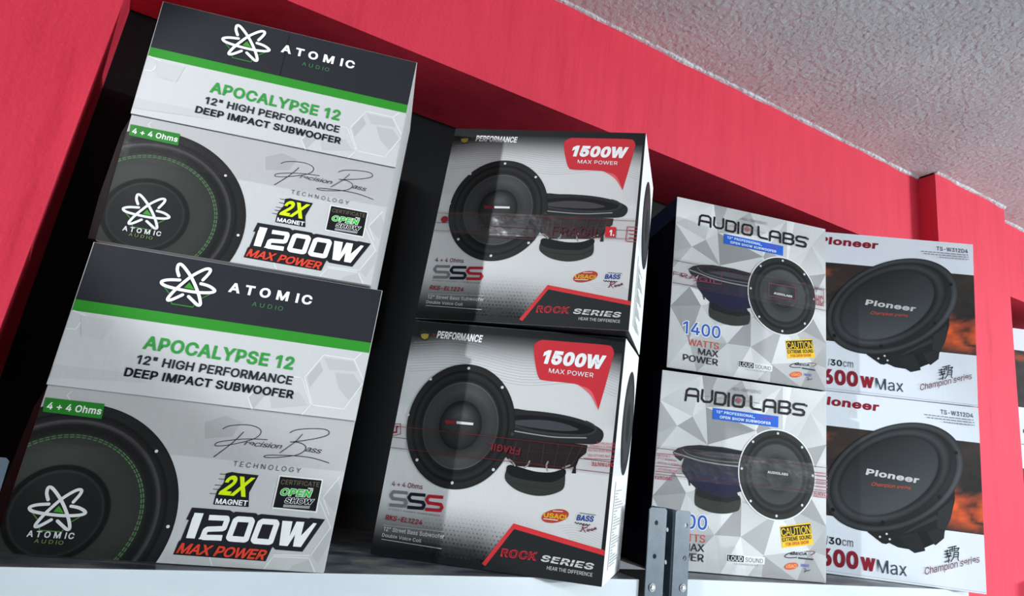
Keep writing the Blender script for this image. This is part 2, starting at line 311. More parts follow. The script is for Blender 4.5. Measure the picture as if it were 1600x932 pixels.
# ------------------------------------------------------------------ ink: flat printed shapes as geometry on a carton face
# letter outlines in 1/1000 em: advance|contour|contour...
GLYPHS = {
    'A': '480|16,0 201,509 276,509 463,0 395,0 283,314 232,478 245,478 218,389 85,0|110,142 110,199 370,199 370,142',
    'B': '456|60,0 60,509 261,508 298,502 329,491 364,464 381,442 395,403 398,361 391,329 376,304 356,286 315,267 315,262 344,255 372,239 396,214 408,192 415,166 417,121 411,93 400,67 383,44 359,26 328,11 311,6 247,0|125,57 267,58 287,61 318,72 339,89 346,100 354,123 353,157 342,184 330,200 315,213 296,223 273,229 125,231|125,285 249,286 269,289 297,301 311,312 323,326 334,352 335,385 328,409 321,419 302,437 290,443 259,451 125,452',
    'C': '510|267,-7 217,-2 171,13 131,39 97,73 70,115 51,166 41,223 40,254 41,285 51,343 70,393 97,436 131,470 171,495 217,510 267,516 298,514 340,504 379,487 402,471 432,442 448,418 461,392 473,348 408,348 394,386 384,402 365,423 333,442 287,455 249,455 231,452 199,441 169,422 156,410 134,381 117,345 107,303 103,254 107,206 117,163 134,127 157,98 184,76 215,61 249,54 287,54 315,60 350,75 378,99 399,131 408,160 473,160 461,117 448,91 432,67 402,38 379,22 341,5 312,-3',
    'D': '502|219,0 96,0 96,57 215,57 261,61 301,72 318,81 347,103 370,132 379,149 392,187 399,255 392,323 379,361 360,392 335,418 320,428 285,443 244,451 93,452 93,509 254,507 281,504 331,489 373,465 407,432 433,391 451,342 460,286 460,224 457,195 443,142 421,97 406,77 371,44 328,20 277,5|125,509 125,0 60,0 60,509',
    'E': '419|60,0 60,509 372,509 372,452 125,452 125,286 355,286 355,229 125,229 125,57 375,57 375,0',
    'F': '410|60,0 60,509 369,509 369,452 125,452 125,278 346,278 346,221 125,221 125,0',
    'G': '520|269,-7 217,-2 171,14 130,39 96,73 69,116 51,166 45,194 40,254 41,285 51,343 69,393 96,436 129,470 170,495 215,510 265,516 296,514 340,504 367,492 403,469 433,439 449,416 462,391 474,349 408,349 392,385 370,415 341,437 315,448 286,455 247,455 214,447 183,432 156,410 134,381 117,345 107,303 104,229 111,184 125,145 145,112 170,87 184,76 216,61 233,57 250,54 285,54 331,65 369,88 396,123 412,168 415,202 434,199 283,199 283,256 478,256 478,200 474,152 461,110 439,73 411,43 377,19 357,10 315,-3',
    'H': '517|60,0 60,509 125,509 125,289 392,289 392,509 457,509 457,0 392,0 392,232 125,232 125,0',
    'I': '184|60,0 60,509 124,509 124,0',
    'J': '396|185,-7 159,-5 113,7 93,19 75,33 60,50 48,70 40,92 35,118 33,173 98,173 99,128 106,97 122,74 143,59 170,51 200,51 226,59 248,74 263,97 271,128 272,509 336,509 336,145 335,118 330,92 321,70 309,50 294,33 276,19 256,7 235,0',
    'K': '467|104,145 104,216 182,312 364,509 448,509 231,276 228,276|60,0 60,509 125,509 125,0|372,0 188,259 228,309 449,0',
    'L': '393|60,0 60,509 125,509 125,57 361,57 361,0',
    'M': '628|60,0 60,509 152,509 281,177 322,49 307,49 342,158 476,509 568,509 568,0 504,0 507,457 513,457 470,329 342,0 286,0 166,301 112,457 119,457 120,407 122,0',
    'N': '523|60,0 60,509 136,509 358,158 414,55 405,54 399,166 399,509 463,509 463,0 387,0 172,340 108,452 119,454 125,303 125,0',
    'O': '533|267,-7 217,-2 171,13 131,39 97,73 70,115 51,166 41,223 40,254 41,285 51,343 70,393 97,436 131,470 171,495 217,510 267,516 317,510 363,495 403,470 437,436 464,393 482,343 492,285 493,254 492,223 482,166 464,115 437,73 403,39 363,13 317,-2|267,53 302,57 334,68 364,86 388,112 408,144 422,183 429,229 430,254 429,279 422,325 408,365 388,397 364,423 334,441 302,452 267,456 232,452 199,441 170,422 145,397 125,364 111,325 107,303 103,254 107,205 111,183 125,144 145,112 170,86 199,68 232,57',
    'P': '445|60,0 60,509 258,508 298,501 332,487 360,468 371,456 381,444 397,415 408,365 406,313 390,265 381,251 360,227 332,207 316,199 279,189 235,186 109,186 109,242 248,243 275,247 306,262 328,284 337,303 343,325 344,348 343,371 337,392 328,411 315,426 297,439 262,450 125,452 125,0',
    'Q': '533|245,159 313,159 468,-48 401,-48|267,-7 217,-2 171,13 131,39 97,73 70,115 51,166 41,223 40,254 41,285 51,343 70,393 97,436 131,470 171,495 217,510 267,516 317,510 363,495 403,470 437,436 464,393 482,343 492,285 493,254 492,223 482,166 464,115 437,73 403,39 363,13 317,-2|267,53 302,57 334,68 364,86 388,112 408,144 422,183 429,229 430,254 429,279 422,325 408,365 388,397 364,423 334,441 302,452 267,456 232,452 199,441 170,422 145,397 125,364 111,325 107,303 103,254 107,205 111,183 125,144 145,112 170,86 199,68 232,57',
    'R': '449|60,0 60,509 259,508 299,501 333,489 348,480 372,459 382,447 397,419 409,370 406,317 390,271 382,258 361,235 333,217 317,210 279,201 236,198 96,198 96,255 249,256 287,263 307,272 329,292 338,309 345,340 343,375 334,405 322,421 298,440 275,448 248,452 125,452 125,0|353,0 230,229 303,229 428,0',
    'S': '447|224,-9 162,-2 128,9 98,26 74,48 56,74 44,103 38,137 104,137 112,105 123,88 138,74 166,59 212,50 263,53 296,65 323,84 340,109 345,129 343,157 337,172 320,190 305,200 277,212 160,247 118,266 86,289 74,303 57,335 52,372 56,405 67,434 85,460 109,481 154,504 189,513 227,516 283,509 316,498 344,481 367,461 385,436 396,408 401,378 337,378 335,393 323,418 313,428 289,445 259,455 243,458 200,457 178,452 158,443 141,432 129,418 120,402 116,385 116,366 121,348 138,327 161,312 196,298 302,267 331,255 359,238 382,215 395,198 403,177 408,139 405,107 394,77 377,51 353,28 323,11 288,-2',
    'T': '449|32,452 32,509 417,509 417,452 257,452 257,0 193,0 193,452',
    'U': '517|259,-8 235,-7 192,0 172,7 137,25 108,50 95,64 76,97 69,114 64,133 60,173 60,509 124,509 124,178 127,150 135,125 156,92 187,68 213,57 259,52 290,54 331,68 362,92 382,125 390,150 393,178 393,509 457,509 457,173 453,133 448,114 441,97 422,64 396,37 380,25 345,7 325,0 282,-7',
    'V': '480|204,0 16,509 84,509 200,183 248,31 235,31 255,101 395,509 463,509 278,0',
    'W': '686|155,0 16,509 82,509 168,176 197,40 189,40 209,135 306,509 380,509 469,166 497,40 488,40 506,125 603,509 670,509 530,0 455,0 364,336 336,475 350,475 332,380 230,0',
    'X': '474|18,0 217,284 217,236 29,509 104,509 200,368 243,292 232,292 259,341 374,509 446,509 259,239 259,287 456,0 382,0 268,165 230,231 244,231 222,190 91,0',
    'Y': '472|203,0 203,208 16,509 91,509 211,313 233,270 250,230 224,230 240,271 280,344 381,509 455,509 268,208 268,0',
    'Z': '438|42,0 42,46 306,431 341,476 348,454 40,452 40,509 397,509 397,462 134,81 97,33 90,54 399,57 399,0',
    'a': '389|160,-9 132,-6 94,5 73,18 55,35 41,55 33,80 30,108 35,143 43,161 55,176 69,188 95,202 136,213 242,228 265,235 272,241 275,249 274,274 270,290 258,309 240,322 215,329 196,331 166,328 135,315 113,296 100,274 41,291 53,317 69,337 88,354 110,366 133,375 169,383 202,384 239,379 277,366 302,347 322,320 331,297 337,251 337,0 277,0 277,52 272,52 252,25 224,5 195,-5|170,45 196,48 218,54 237,64 258,85 268,102 274,119 276,190 264,183 243,178 142,161 114,148 99,134 94,121 92,105 93,90 102,72 117,59 130,52 145,48',
    'b': '424|229,-8 192,-4 164,9 143,25 118,59 112,59 112,0 53,0 53,509 114,509 114,319 118,319 149,357 181,377 215,384 265,381 298,369 313,361 339,338 361,309 377,274 387,234 389,165 383,122 377,103 361,68 340,39 313,16 298,7 266,-4|220,47 258,54 279,66 297,83 310,104 320,130 326,158 328,189 326,220 320,248 311,273 297,294 280,311 259,323 220,330 182,323 161,312 144,296 130,275 121,250 115,221 113,189 115,157 121,128 131,103 144,82 162,65 183,53',
    'c': '396|207,-8 168,-4 133,8 102,27 76,53 56,85 42,123 38,143 34,187 35,211 42,253 56,291 76,323 102,349 133,369 168,380 207,384 229,383 260,377 288,366 305,356 327,337 340,322 350,305 362,277 303,262 294,284 275,307 254,320 229,328 207,330 179,327 167,323 145,310 127,292 114,271 104,245 98,217 96,187 98,158 104,131 114,105 136,74 155,59 179,50 207,46 243,52 271,66 292,89 304,117 363,102 352,73 341,56 329,41 306,21 280,6 261,-1 240,-5',
    'd': '424|195,-8 159,-4 126,7 111,16 85,39 63,68 47,103 42,122 35,165 37,234 47,274 64,309 85,338 112,361 127,369 159,381 209,384 244,377 276,357 306,319 311,319 311,509 372,509 372,0 313,0 313,59 307,59 281,25 261,9 233,-4|205,47 242,53 263,65 280,82 294,103 304,128 310,157 312,189 310,221 304,250 294,275 281,296 263,312 242,323 205,330 166,323 145,311 127,294 114,273 104,248 98,220 96,189 98,158 104,130 114,104 128,83 145,66 166,54',
    'e': '404|212,-8 191,-7 151,1 117,16 88,39 65,68 48,103 38,143 34,187 38,231 48,271 64,307 87,336 115,359 148,375 166,380 205,384 242,381 277,369 309,349 328,331 351,296 362,267 369,233 371,194 371,169 75,169 75,221 338,221 310,202 305,244 292,280 271,307 242,324 205,330 167,324 146,313 121,290 109,270 98,235 97,161 101,132 110,106 124,85 141,68 162,56 186,49 230,47 261,56 280,68 295,84 306,105 365,91 356,68 343,48 326,31 306,16 283,4 256,-4',
    'f': '254|228,379 228,327 6,327 6,379|81,0 81,432 86,467 96,486 109,502 126,514 145,523 166,528 187,530 216,528 236,523 243,521 227,468 195,474 167,469 154,460 144,438 142,419 142,0',
    'g': '425|207,-151 160,-147 134,-140 111,-130 91,-117 74,-103 51,-69 101,-41 133,-76 154,-88 173,-94 195,-97 225,-96 241,-94 270,-83 293,-65 307,-40 311,-6 311,68 306,68 287,41 268,25 243,12 221,7 195,5 160,8 128,19 99,36 86,47 64,74 48,108 42,126 35,168 35,214 42,256 47,275 64,310 86,338 112,361 143,376 160,381 196,384 222,383 244,377 277,358 308,319 313,319 313,379 372,379 372,-9 369,-46 364,-62 358,-77 341,-102 330,-112 305,-129 259,-145|205,59 243,65 264,75 281,90 294,110 304,133 310,161 312,193 310,223 305,251 295,276 281,296 264,312 243,323 205,330 166,323 145,312 128,295 114,274 104,250 98,222 96,193 98,162 104,135 114,111 128,91 145,76 167,65',
    'h': '410|114,227 114,0 53,0 53,509 114,509 114,287 102,287 119,324 129,339 152,362 180,376 211,384 257,382 295,369 316,353 341,321 354,276 357,240 357,0 296,0 295,252 288,281 273,304 252,320 225,328 189,327 161,317 138,299 126,283 118,263',
    'i': '167|53,0 53,379 114,379 114,0|84,443 71,445 54,455 43,471 41,483 46,502 54,512 65,519 84,524 97,522 114,512 124,496 126,483 122,465 114,455 97,445',
    'j': '167|53,379 114,379 112,-56 106,-80 96,-100 74,-123 43,-138 18,-142 -10,-143 -10,-87 21,-84 35,-77 45,-65 52,-40|83,443 70,445 53,455 43,471 41,483 45,502 53,512 64,519 83,524 97,522 114,512 124,496 126,483 124,471 114,455 97,445',
    'k': '381|110,137 110,212 121,212 284,379 360,379 184,199 177,199|53,0 53,509 114,509 114,0|294,0 148,186 191,229 372,0',
    'l': '189|139,-2 108,1 83,12 66,30 60,41 53,68 53,509 114,509 115,80 120,62 127,56 146,52 170,54 181,3',
    'm': '610|53,0 53,379 112,379 112,295 108,295 120,328 132,346 147,360 172,376 209,386 250,382 264,377 287,361 305,338 312,325 321,295 312,295 325,326 345,351 371,370 402,382 437,386 474,381 508,365 534,339 551,303 556,272 557,0 496,0 496,254 492,283 481,305 463,319 442,328 419,330 390,327 367,315 350,297 339,274 335,247 335,0 274,0 273,272 267,293 253,311 224,327 199,330 174,327 150,316 131,297 118,271 114,238 114,0',
    'n': '410|114,227 114,0 53,0 53,379 112,379 112,287 102,287 119,324 129,339 152,362 180,376 211,384 257,382 295,369 316,353 341,321 354,276 357,240 357,0 296,0 295,252 288,281 273,304 252,320 225,328 189,327 161,317 138,299 126,283 118,263',
    'o': '415|207,-8 168,-4 133,8 102,27 76,53 56,85 42,123 38,143 34,187 35,211 42,253 56,291 76,323 102,349 133,369 168,380 207,384 247,380 282,369 314,349 339,323 359,291 373,253 378,233 381,187 378,143 367,103 350,68 327,39 299,16 265,1 228,-7|207,46 248,53 270,66 288,83 302,105 311,131 317,158 319,187 317,217 311,245 302,271 288,292 270,310 248,323 207,330 167,323 145,310 127,292 114,271 104,245 98,217 96,187 98,158 104,131 114,105 127,83 145,66 167,53',
    'p': '424|53,-143 53,379 112,379 112,319 118,319 137,346 155,363 171,373 191,380 215,384 248,383 282,376 298,369 327,350 351,325 370,293 383,255 389,212 389,165 383,122 370,84 351,52 340,39 313,16 282,1 248,-7 204,-6 173,4 150,19 118,59 114,59 114,-143|220,47 258,54 279,66 297,83 310,104 320,130 326,158 328,189 326,220 320,248 311,273 297,294 280,311 259,323 220,330 182,323 161,312 144,296 130,275 121,250 115,221 113,189 115,157 121,128 131,103 144,82 162,65 183,53',
    'q': '424|372,-143 311,-143 311,59 306,59 281,25 252,4 221,-6 177,-7 142,1 111,16 85,39 74,52 55,84 42,122 35,165 35,212 42,255 55,293 74,325 98,350 127,369 143,376 177,383 209,384 233,380 253,373 269,363 287,346 307,319 313,319 313,379 372,379|205,47 242,53 263,65 280,82 294,103 304,128 310,157 312,189 310,221 304,250 294,275 281,296 263,312 242,323 205,330 166,323 145,311 127,294 114,273 104,248 98,220 96,189 98,158 104,130 114,104 128,83 145,66 166,54',
    'r': '259|53,0 53,379 112,379 112,321 115,321 134,351 163,374 200,384 243,384 243,322 196,325 168,319 151,310 137,298 121,275 116,257 114,237 114,0',
    's': '365|182,-8 152,-6 125,-1 100,9 79,21 62,38 48,58 36,94 94,107 108,75 124,60 156,48 181,45 210,48 234,56 253,69 264,85 268,103 266,118 259,130 248,141 223,152 130,175 97,190 72,208 63,219 51,244 48,258 48,287 53,310 65,332 82,350 115,370 142,379 171,384 202,384 242,377 265,367 283,355 305,330 316,311 324,290 268,277 256,301 234,322 201,332 162,330 140,322 117,303 112,295 109,277 114,255 124,243 149,230 249,204 267,197 295,181 306,171 322,149 327,136 331,107 328,81 319,58 304,37 284,20 260,6 231,-3',
    't': '227|204,379 204,327 6,327 6,379|65,471 126,471 128,80 136,61 146,54 170,50 202,54 213,2 168,-4 133,0 117,5 104,12 82,32 69,59 65,93',
    'u': '410|182,-5 140,1 104,18 76,47 63,72 55,103 53,139 53,379 114,379 114,144 117,112 129,86 147,66 171,54 200,50 231,54 257,67 278,88 291,117 296,153 296,379 357,379 357,0 298,0 298,92 307,92 300,72 281,39 269,27 257,17 230,3 215,-2',
    'v': '389|163,0 17,379 84,379 175,128 206,21 184,21 219,141 305,379 371,379 226,0',
    'w': '567|138,0 23,379 87,379 145,169 175,41 165,41 177,99 252,379 316,379 373,169 402,41 391,41 400,81 430,199 480,379 545,379 429,0 368,0 316,182 277,338 291,338 257,203 199,0',
    'x': '379|21,0 171,218 171,171 29,379 100,379 161,284 207,206 175,206 219,284 282,379 352,379 209,169 209,214 358,0 287,0 217,106 173,182 205,182 162,106 91,0',
    'y': '389|47,-139 61,-86 98,-90 115,-85 125,-79 143,-54 163,-1 17,379 84,379 170,141 206,21 184,21 219,141 305,379 371,379 204,-58 189,-90 163,-121 131,-139 91,-145 69,-144',
    'z': '380|42,0 42,46 254,320 254,323 48,323 48,379 333,379 333,331 126,60 126,56 339,56 339,0',
    '0': '453|227,-7 205,-6 165,4 130,24 101,53 78,91 61,138 51,192 48,254 51,316 61,370 78,417 101,455 130,484 165,504 205,514 227,516 269,511 288,504 323,484 352,455 375,417 392,370 402,316 405,254 402,192 392,138 375,91 352,53 323,24 289,4 269,-2|227,50 241,50 267,58 290,74 309,97 324,126 335,163 342,205 344,254 342,303 335,346 324,382 309,412 290,435 267,451 241,459 227,460 198,456 186,451 163,435 144,412 129,382 118,346 111,303 109,254 111,205 118,163 129,126 144,97 163,74 186,58 212,50',
    '1': '330|230,509 230,0 166,0 166,448 40,358 40,427 152,509',
    '2': '453|64,0 64,47 282,282 311,327 317,344 320,371 316,402 308,419 296,433 282,444 264,453 245,458 224,460 191,455 172,447 156,436 144,422 135,404 129,384 127,362 66,362 69,397 79,428 105,468 129,488 158,503 190,512 225,516 260,513 291,503 332,479 352,458 368,432 380,388 381,361 375,328 361,296 325,245 284,198 153,60 153,57 389,57 389,0',
    '3': '453|218,-7 182,-4 148,4 118,17 92,35 70,57 55,84 49,99 44,132 109,132 117,103 133,80 156,63 196,51 231,50 265,57 293,71 315,93 327,122 329,156 321,187 303,213 275,234 249,242 219,247 157,248 157,299 288,448 288,452 70,452 70,509 372,509 372,461 211,278 211,289 254,290 273,287 308,276 324,268 350,248 371,222 379,208 389,178 393,145 392,127 385,95 379,80 361,53 324,21 275,0',
    '4': '453|40,105 40,158 247,509 311,509 109,163 413,163 413,105|282,0 282,318 343,318 343,0',
    '5': '453|221,-7 170,0 140,11 114,28 92,48 75,73 64,100 60,130 122,130 126,113 133,96 144,82 165,65 201,52 221,50 245,52 266,59 285,71 301,86 314,104 323,126 327,149 327,175 323,199 314,221 293,248 264,267 242,275 208,277 177,271 149,261 128,246 67,253 96,509 366,509 366,452 151,452 134,301 168,321 208,332 256,332 294,321 326,302 345,285 361,266 379,231 389,192 390,144 383,108 369,76 349,48 323,25 293,7 259,-3',
    '6': '453|226,-7 190,-3 157,7 128,24 104,47 84,74 71,107 64,143 66,192 80,239 108,295 252,509 322,509 151,261 145,261 156,278 170,292 189,304 210,312 235,314 270,311 316,295 352,266 377,225 388,176 385,121 381,104 368,73 348,45 324,23 295,7 279,1|226,48 259,54 279,63 295,76 309,92 319,111 325,133 327,157 323,193 314,213 302,231 287,246 269,256 249,263 226,265 204,263 183,257 165,246 150,231 138,214 130,193 125,158 127,134 133,112 144,92 157,76 174,63 193,54',
    '7': '453|97,0 323,452 62,452 62,509 391,509 391,449 165,0',
    '8': '453|226,-7 169,0 136,11 107,28 84,50 66,75 55,104 52,135 57,172 65,195 77,216 92,233 110,248 131,258 153,265 153,267 125,278 102,296 93,308 78,335 74,349 70,380 74,410 83,437 109,472 146,498 176,509 226,516 277,509 306,498 343,472 369,437 378,410 382,380 381,364 374,335 359,308 350,296 327,278 300,267 300,265 322,258 342,248 360,233 375,216 387,195 396,172 401,135 397,104 387,75 369,50 346,28 317,11 284,0|226,49 264,53 285,60 303,71 317,84 328,100 334,118 337,139 331,170 322,189 309,204 292,217 273,227 250,233 226,235 202,233 179,227 160,217 143,204 130,189 121,170 115,139 118,118 124,100 135,84 149,71 167,60 189,53|226,290 247,291 266,296 282,305 296,316 307,330 315,347 319,376 315,404 308,420 297,434 283,445 266,453 247,458 226,460 205,458 186,453 169,445 155,434 145,420 137,404 133,376 137,347 145,330 156,316 170,305 186,296 205,291',
    '9': '453|226,516 262,512 295,502 324,485 349,462 368,434 381,402 388,366 386,317 373,270 344,214 200,0 130,0 301,248 307,248 297,231 282,216 264,205 242,197 218,195 183,198 137,214 101,243 76,283 64,333 67,388 71,405 85,436 104,463 128,485 158,502 174,508|226,460 193,455 174,446 157,433 144,417 134,397 127,375 125,352 130,316 138,295 150,278 165,263 184,252 204,246 226,243 259,248 279,257 295,270 309,286 319,305 325,327 327,350 325,375 319,397 309,417 295,433 279,446 259,455',
    '+': '453|198,34 198,364 255,364 255,34|61,172 61,226 391,226 391,172',
    '-': '453|337,244 337,188 114,188 114,244',
    '/': '249|235,533 71,-76 14,-76 178,533',
    '"': '321|78,318 70,509 136,509 128,318|193,318 185,509 250,509 243,318',
    '.': '188|95,-4 75,0 63,9 54,20 50,41 54,62 63,73 75,82 95,87 116,82 128,73 139,55 141,41 139,27 128,9 116,0',
    ',': '188|38,-119 68,71 137,71 84,-119',
    ' ': '188|',
}
CAP = 0.509
_gc = {}
HOLED = 'ABDOPQR04689abdegopq\u8987'
def inside_loop(pt, l):
    c = False
    for i in range(len(l)):
        (x1, y1), (x2, y2) = l[i - 1], l[i]
        if (y1 > pt[1]) != (y2 > pt[1]) and pt[0] < (x2 - x1) * (pt[1] - y1) / (y2 - y1) + x1: c = not c
    return c
def glyph(ch):
    if ch not in _gc:
        p_ = GLYPHS[ch].split('|')
        loops = [[tuple(int(v) / 1000 for v in q.split(',')) for q in l.split()] for l in p_[1:] if l]
        out = []
        for l in loops:
            hole = ch in HOLED and sum(all(inside_loop(q, m) for q in l) for m in loops if m is not l) % 2 == 1
            ar = sum(l[i - 1][0] * l[i][1] - l[i][0] * l[i - 1][1] for i in range(len(l)))
            if (ar < 0) != hole: l = l[::-1]
            out.append((hole, l))
        _gc[ch] = (int(p_[0]) / 1000, out)
    return _gc[ch]
_tc = {}
def text_tris(body, fat, space, extra):
    """letters as triangles; fat thickens every contour, extra is added to the advance"""
    key = (body, fat, space, extra)
    if key in _tc: return _tc[key]
    V = []; Fc = []; x = 0.0
    for ch in body:
        adv, loops = glyph(ch); GR = []
        for hole, l in sorted(loops, key=lambda z: z[0]):
            w_ = [Vector((q[0] + x, q[1], 0)) for q in l]
            if not hole: GR.append([(l, w_)])
            else: next((G for G in GR if inside_loop(l[0], G[0][0])), GR[0]).append((l, w_))
        for G in GR:
            LL = [w_ for _l, w_ in G]
            b0 = len(V); V += [(q.x, q.y) for l in LL for q in l]
            Fc += [(tuple(b0 + i for i in t), 0) for t in geometry.tessellate_polygon(LL)]
            if fat > 0:
                for l in LL:
                    m = len(l)
                    for i in range(m):
                        p, q, r_ = l[i - 1], l[i], l[(i + 1) % m]; e = q - p
                        if e.length < 1e-6: continue
                        n = Vector((-e.y, e.x, 0)).normalized() * fat; b0 = len(V)
                        V += [(c.x, c.y) for c in (p - n, q - n, q + n, p + n)]
                        Fc.append(((b0, b0 + 1, b0 + 2, b0 + 3), 0.5 + (i % 4) * 0.5))
                        e2 = (r_ - q)
                        if e2.length > 1e-6 and e.normalized().dot(e2.normalized()) < 0.9999:      # mitred or round corner
                            m1 = Vector((-e.y, e.x, 0)).normalized(); m2 = Vector((-e2.y, e2.x, 0)).normalized(); mm_ = (m1 + m2)
                            sg = -1 if e.cross(e2).z > 0 else 1
                            b0 = len(V)
                            if mm_.length > 0.9:
                                mm_.normalize(); tip = mm_ * (fat / max(0.3, mm_.dot(m1)))
                                pts = (q, q + sg * m1 * fat, q + sg * tip, q + sg * m2 * fat)
                            else: pts = [q + Vector((math.cos(k * math.tau / 8), math.sin(k * math.tau / 8), 0)) * fat for k in range(8)]
                            V += [(c.x, c.y) for c in pts]; Fc.append((tuple(range(b0, b0 + len(pts))), 2.5 + (i % 4) * 0.5))
        x += adv * space + extra
    _tc[key] = (V, Fc); return V, Fc
def clip(poly, W_, H_, e=0.0008):
    for ax, lo, sg in ((0, e, 1), (0, W_ - e, -1), (1, e, 1), (1, H_ - e, -1)):
        out = []
        for i in range(len(poly)):
            a, b = poly[i - 1], poly[i]
            da, db = sg * (a[0][ax] - lo), sg * (b[0][ax] - lo)
            if (da >= 0) != (db >= 0):
                k = da / (da - db)
                out.append((tuple(a[0][j] + k * (b[0][j] - a[0][j]) for j in (0, 1)), tuple(a[1][j] + k * (b[1][j] - a[1][j]) for j in (0, 1, 2))))
            if db >= 0: out.append(b)
        poly = out
        if len(poly) < 3: return None
    return poly
def smooth(ps, n=6, closed=False):
    out = []; m = len(ps)
    g = (lambda i: ps[i % m]) if closed else (lambda i: ps[max(0, min(m - 1, i))])
    for i in range(m if closed else m - 1):
        a, b, c, d = g(i - 1), g(i), g(i + 1), g(i + 2)
        for k in range(n):
            t = k / n
            out.append(tuple(0.5 * ((2 * b[j]) + (c[j] - a[j]) * t + (2 * a[j] - 5 * b[j] + 4 * c[j] - d[j]) * t * t + (3 * b[j] - a[j] - 3 * c[j] + d[j]) * t ** 3) for j in (0, 1)))
    if not closed: out.append(ps[-1])
    return out
LAY = 0.00002
class Ink:
    def __init__(self, face, base=0.0006): self.f = face; self.base = base; self.faces = []; self.k = 0; self.step = 1.0
    def layer(self): self.k += 1
    def add(self, pts, cols, lay=None):
        lay = self.k if lay is None else lay
        if not isinstance(cols[0], (tuple, list)): cols = [cols] * len(pts)
        pl = clip(list(zip(pts, cols)), self.f.W, self.f.H)
        if pl: self.faces.append((pl, lay))
    def poly(self, pts, col):
        self.k += 1
        for tri in geometry.tessellate_polygon([[Vector((x, y, 0)) for x, y in pts]]):
            self.add([pts[i] for i in tri], col)
    def poly_fn(self, pts, fn, n=10):
        """polygon with colour fn(s,t), cut into strips by its bounding box grid"""
        self.k += 1
        for tri in geometry.tessellate_polygon([[Vector((x, y, 0)) for x, y in pts]]):
            T = [pts[i] for i in tri]
            for i in range(n):
                for j in range(n - i):
                    q = lambda a, b: tuple(T[0][c] + (T[1][c] - T[0][c]) * a / n + (T[2][c] - T[0][c]) * b / n for c in (0, 1))
                    t1 = [q(i, j), q(i + 1, j), q(i, j + 1)]; self.add(t1, [fn(*z) for z in t1])
                    if i + j < n - 1:
                        t2 = [q(i + 1, j), q(i + 1, j + 1), q(i, j + 1)]; self.add(t2, [fn(*z) for z in t2])
    def stroke(self, ps, w, col, closed=False, caps=True):
        self.k += 1; m = len(ps)
        self.top = self.k + 3 * self.step
        for i in range(m if closed else m - 1):
            a, b = Vector(ps[i]), Vector(ps[(i + 1) % m]); d = b - a
            if d.length < 1e-7: continue
            n = Vector((-d.y, d.x)).normalized() * (w / 2)
            self.add([tuple(a - n), tuple(b - n), tuple(b + n), tuple(a + n)], col, self.k + (i % 4) * 0.5 * self.step)
        for i, c in enumerate(ps):
            if not closed and not caps and i in (0, m - 1): continue
            self.add([(c[0] + w / 2 * math.cos(q * math.tau / 10), c[1] + w / 2 * math.sin(q * math.tau / 10)) for q in range(10)], col, self.k + (2 + (i % 4) * 0.5) * self.step)
        self.k = self.top
    def ell(self, c, L_, col, n=40, r0=0.0):
        """ellipse: centre + L_ @ (cos, sin); L_ = ((a,b),(c,d))"""
        self.k += 1; E = lambda a, r: (c[0] + r * (L_[0][0] * math.cos(a) + L_[0][1] * math.sin(a)), c[1] + r * (L_[1][0] * math.cos(a) + L_[1][1] * math.sin(a)))
        if r0 == 0: self.add([E(i * math.tau / n, 1) for i in range(n)], col)
        else:
            for i in range(n):
                a, b = i * math.tau / n, (i + 1) * math.tau / n
                self.add([E(a, r0), E(a, 1), E(b, 1), E(b, r0)], col)
    def circ(self, c, r, col, n=24): self.ell(c, ((r, 0), (0, r)), col, n)
    def rings(self, c, L_, stops, fn=None, n=72):
        """concentric shaded picture: stops = [(r, colour)], blended outwards; fn(r, angle) -> brightness factor"""
        self.k += 1
        E = lambda a, r: (c[0] + r * (L_[0][0] * math.cos(a) + L_[0][1] * math.sin(a)), c[1] + r * (L_[1][0] * math.cos(a) + L_[1][1] * math.sin(a)))
        cf = lambda col, r, a: tuple(min(1, v * (fn(r, a) if fn else 1)) for v in col)
        for (ra, ca), (rb, cb) in zip(stops, stops[1:]):
            if rb - ra < 1e-6: continue
            for i in range(n):
                a, b = i * math.tau / n, (i + 1) * math.tau / n
                if ra == 0: self.add([E(a, 0), E(a, rb), E(b, rb)], [cf(ca, 0, a), cf(cb, rb, a), cf(cb, rb, b)])
                else: self.add([E(a, ra), E(a, rb), E(b, rb), E(b, ra)], [cf(ca, ra, a), cf(cb, rb, a), cf(cb, rb, b), cf(ca, ra, b)])
    def text(self, s, p0, p1, top, col, bold=0.0, space=1.0, shear=0.0, grow=0.0):
        """baseline from p0 to p1, cap height reaching the line through top"""
        self.k += 1
        bold *= 0.7; grow *= 0.7
        ex = 1.2 * max(0, bold)
        v0, fs = text_tris(s, max(0, bold), space, ex); v = v0
        x0, x1 = min(q[0] for q in v0), max(q[0] for q in v0)
        a, b = Vector(p0), Vector(p1); d = b - a; e = d.normalized(); up = Vector((-e.y, e.x))
        h = abs((Vector(top) - a).dot(up)); sg = 1 if (Vector(top) - a).dot(up) > 0 else -1
        sy = h / (CAP + max(0, bold) * 2); sx = d.length / (x1 - x0)
        if grow: v, fs = text_tris(s, max(0, bold) + grow, space, ex)      # outline copy, letters kept in place
        for f, lay in fs:
            pts = []
            for i in f:
                X = (v[i][0] - x0) * sx; Y = (v[i][1] + max(0, bold)) * sy
                q = a + e * (X + Y * math.tan(shear)) + up * (sg * Y)
                pts.append((q.x, q.y))
            self.add(pts, col, self.k + lay)
        self.k += 4 if bold + grow > 0 else 0
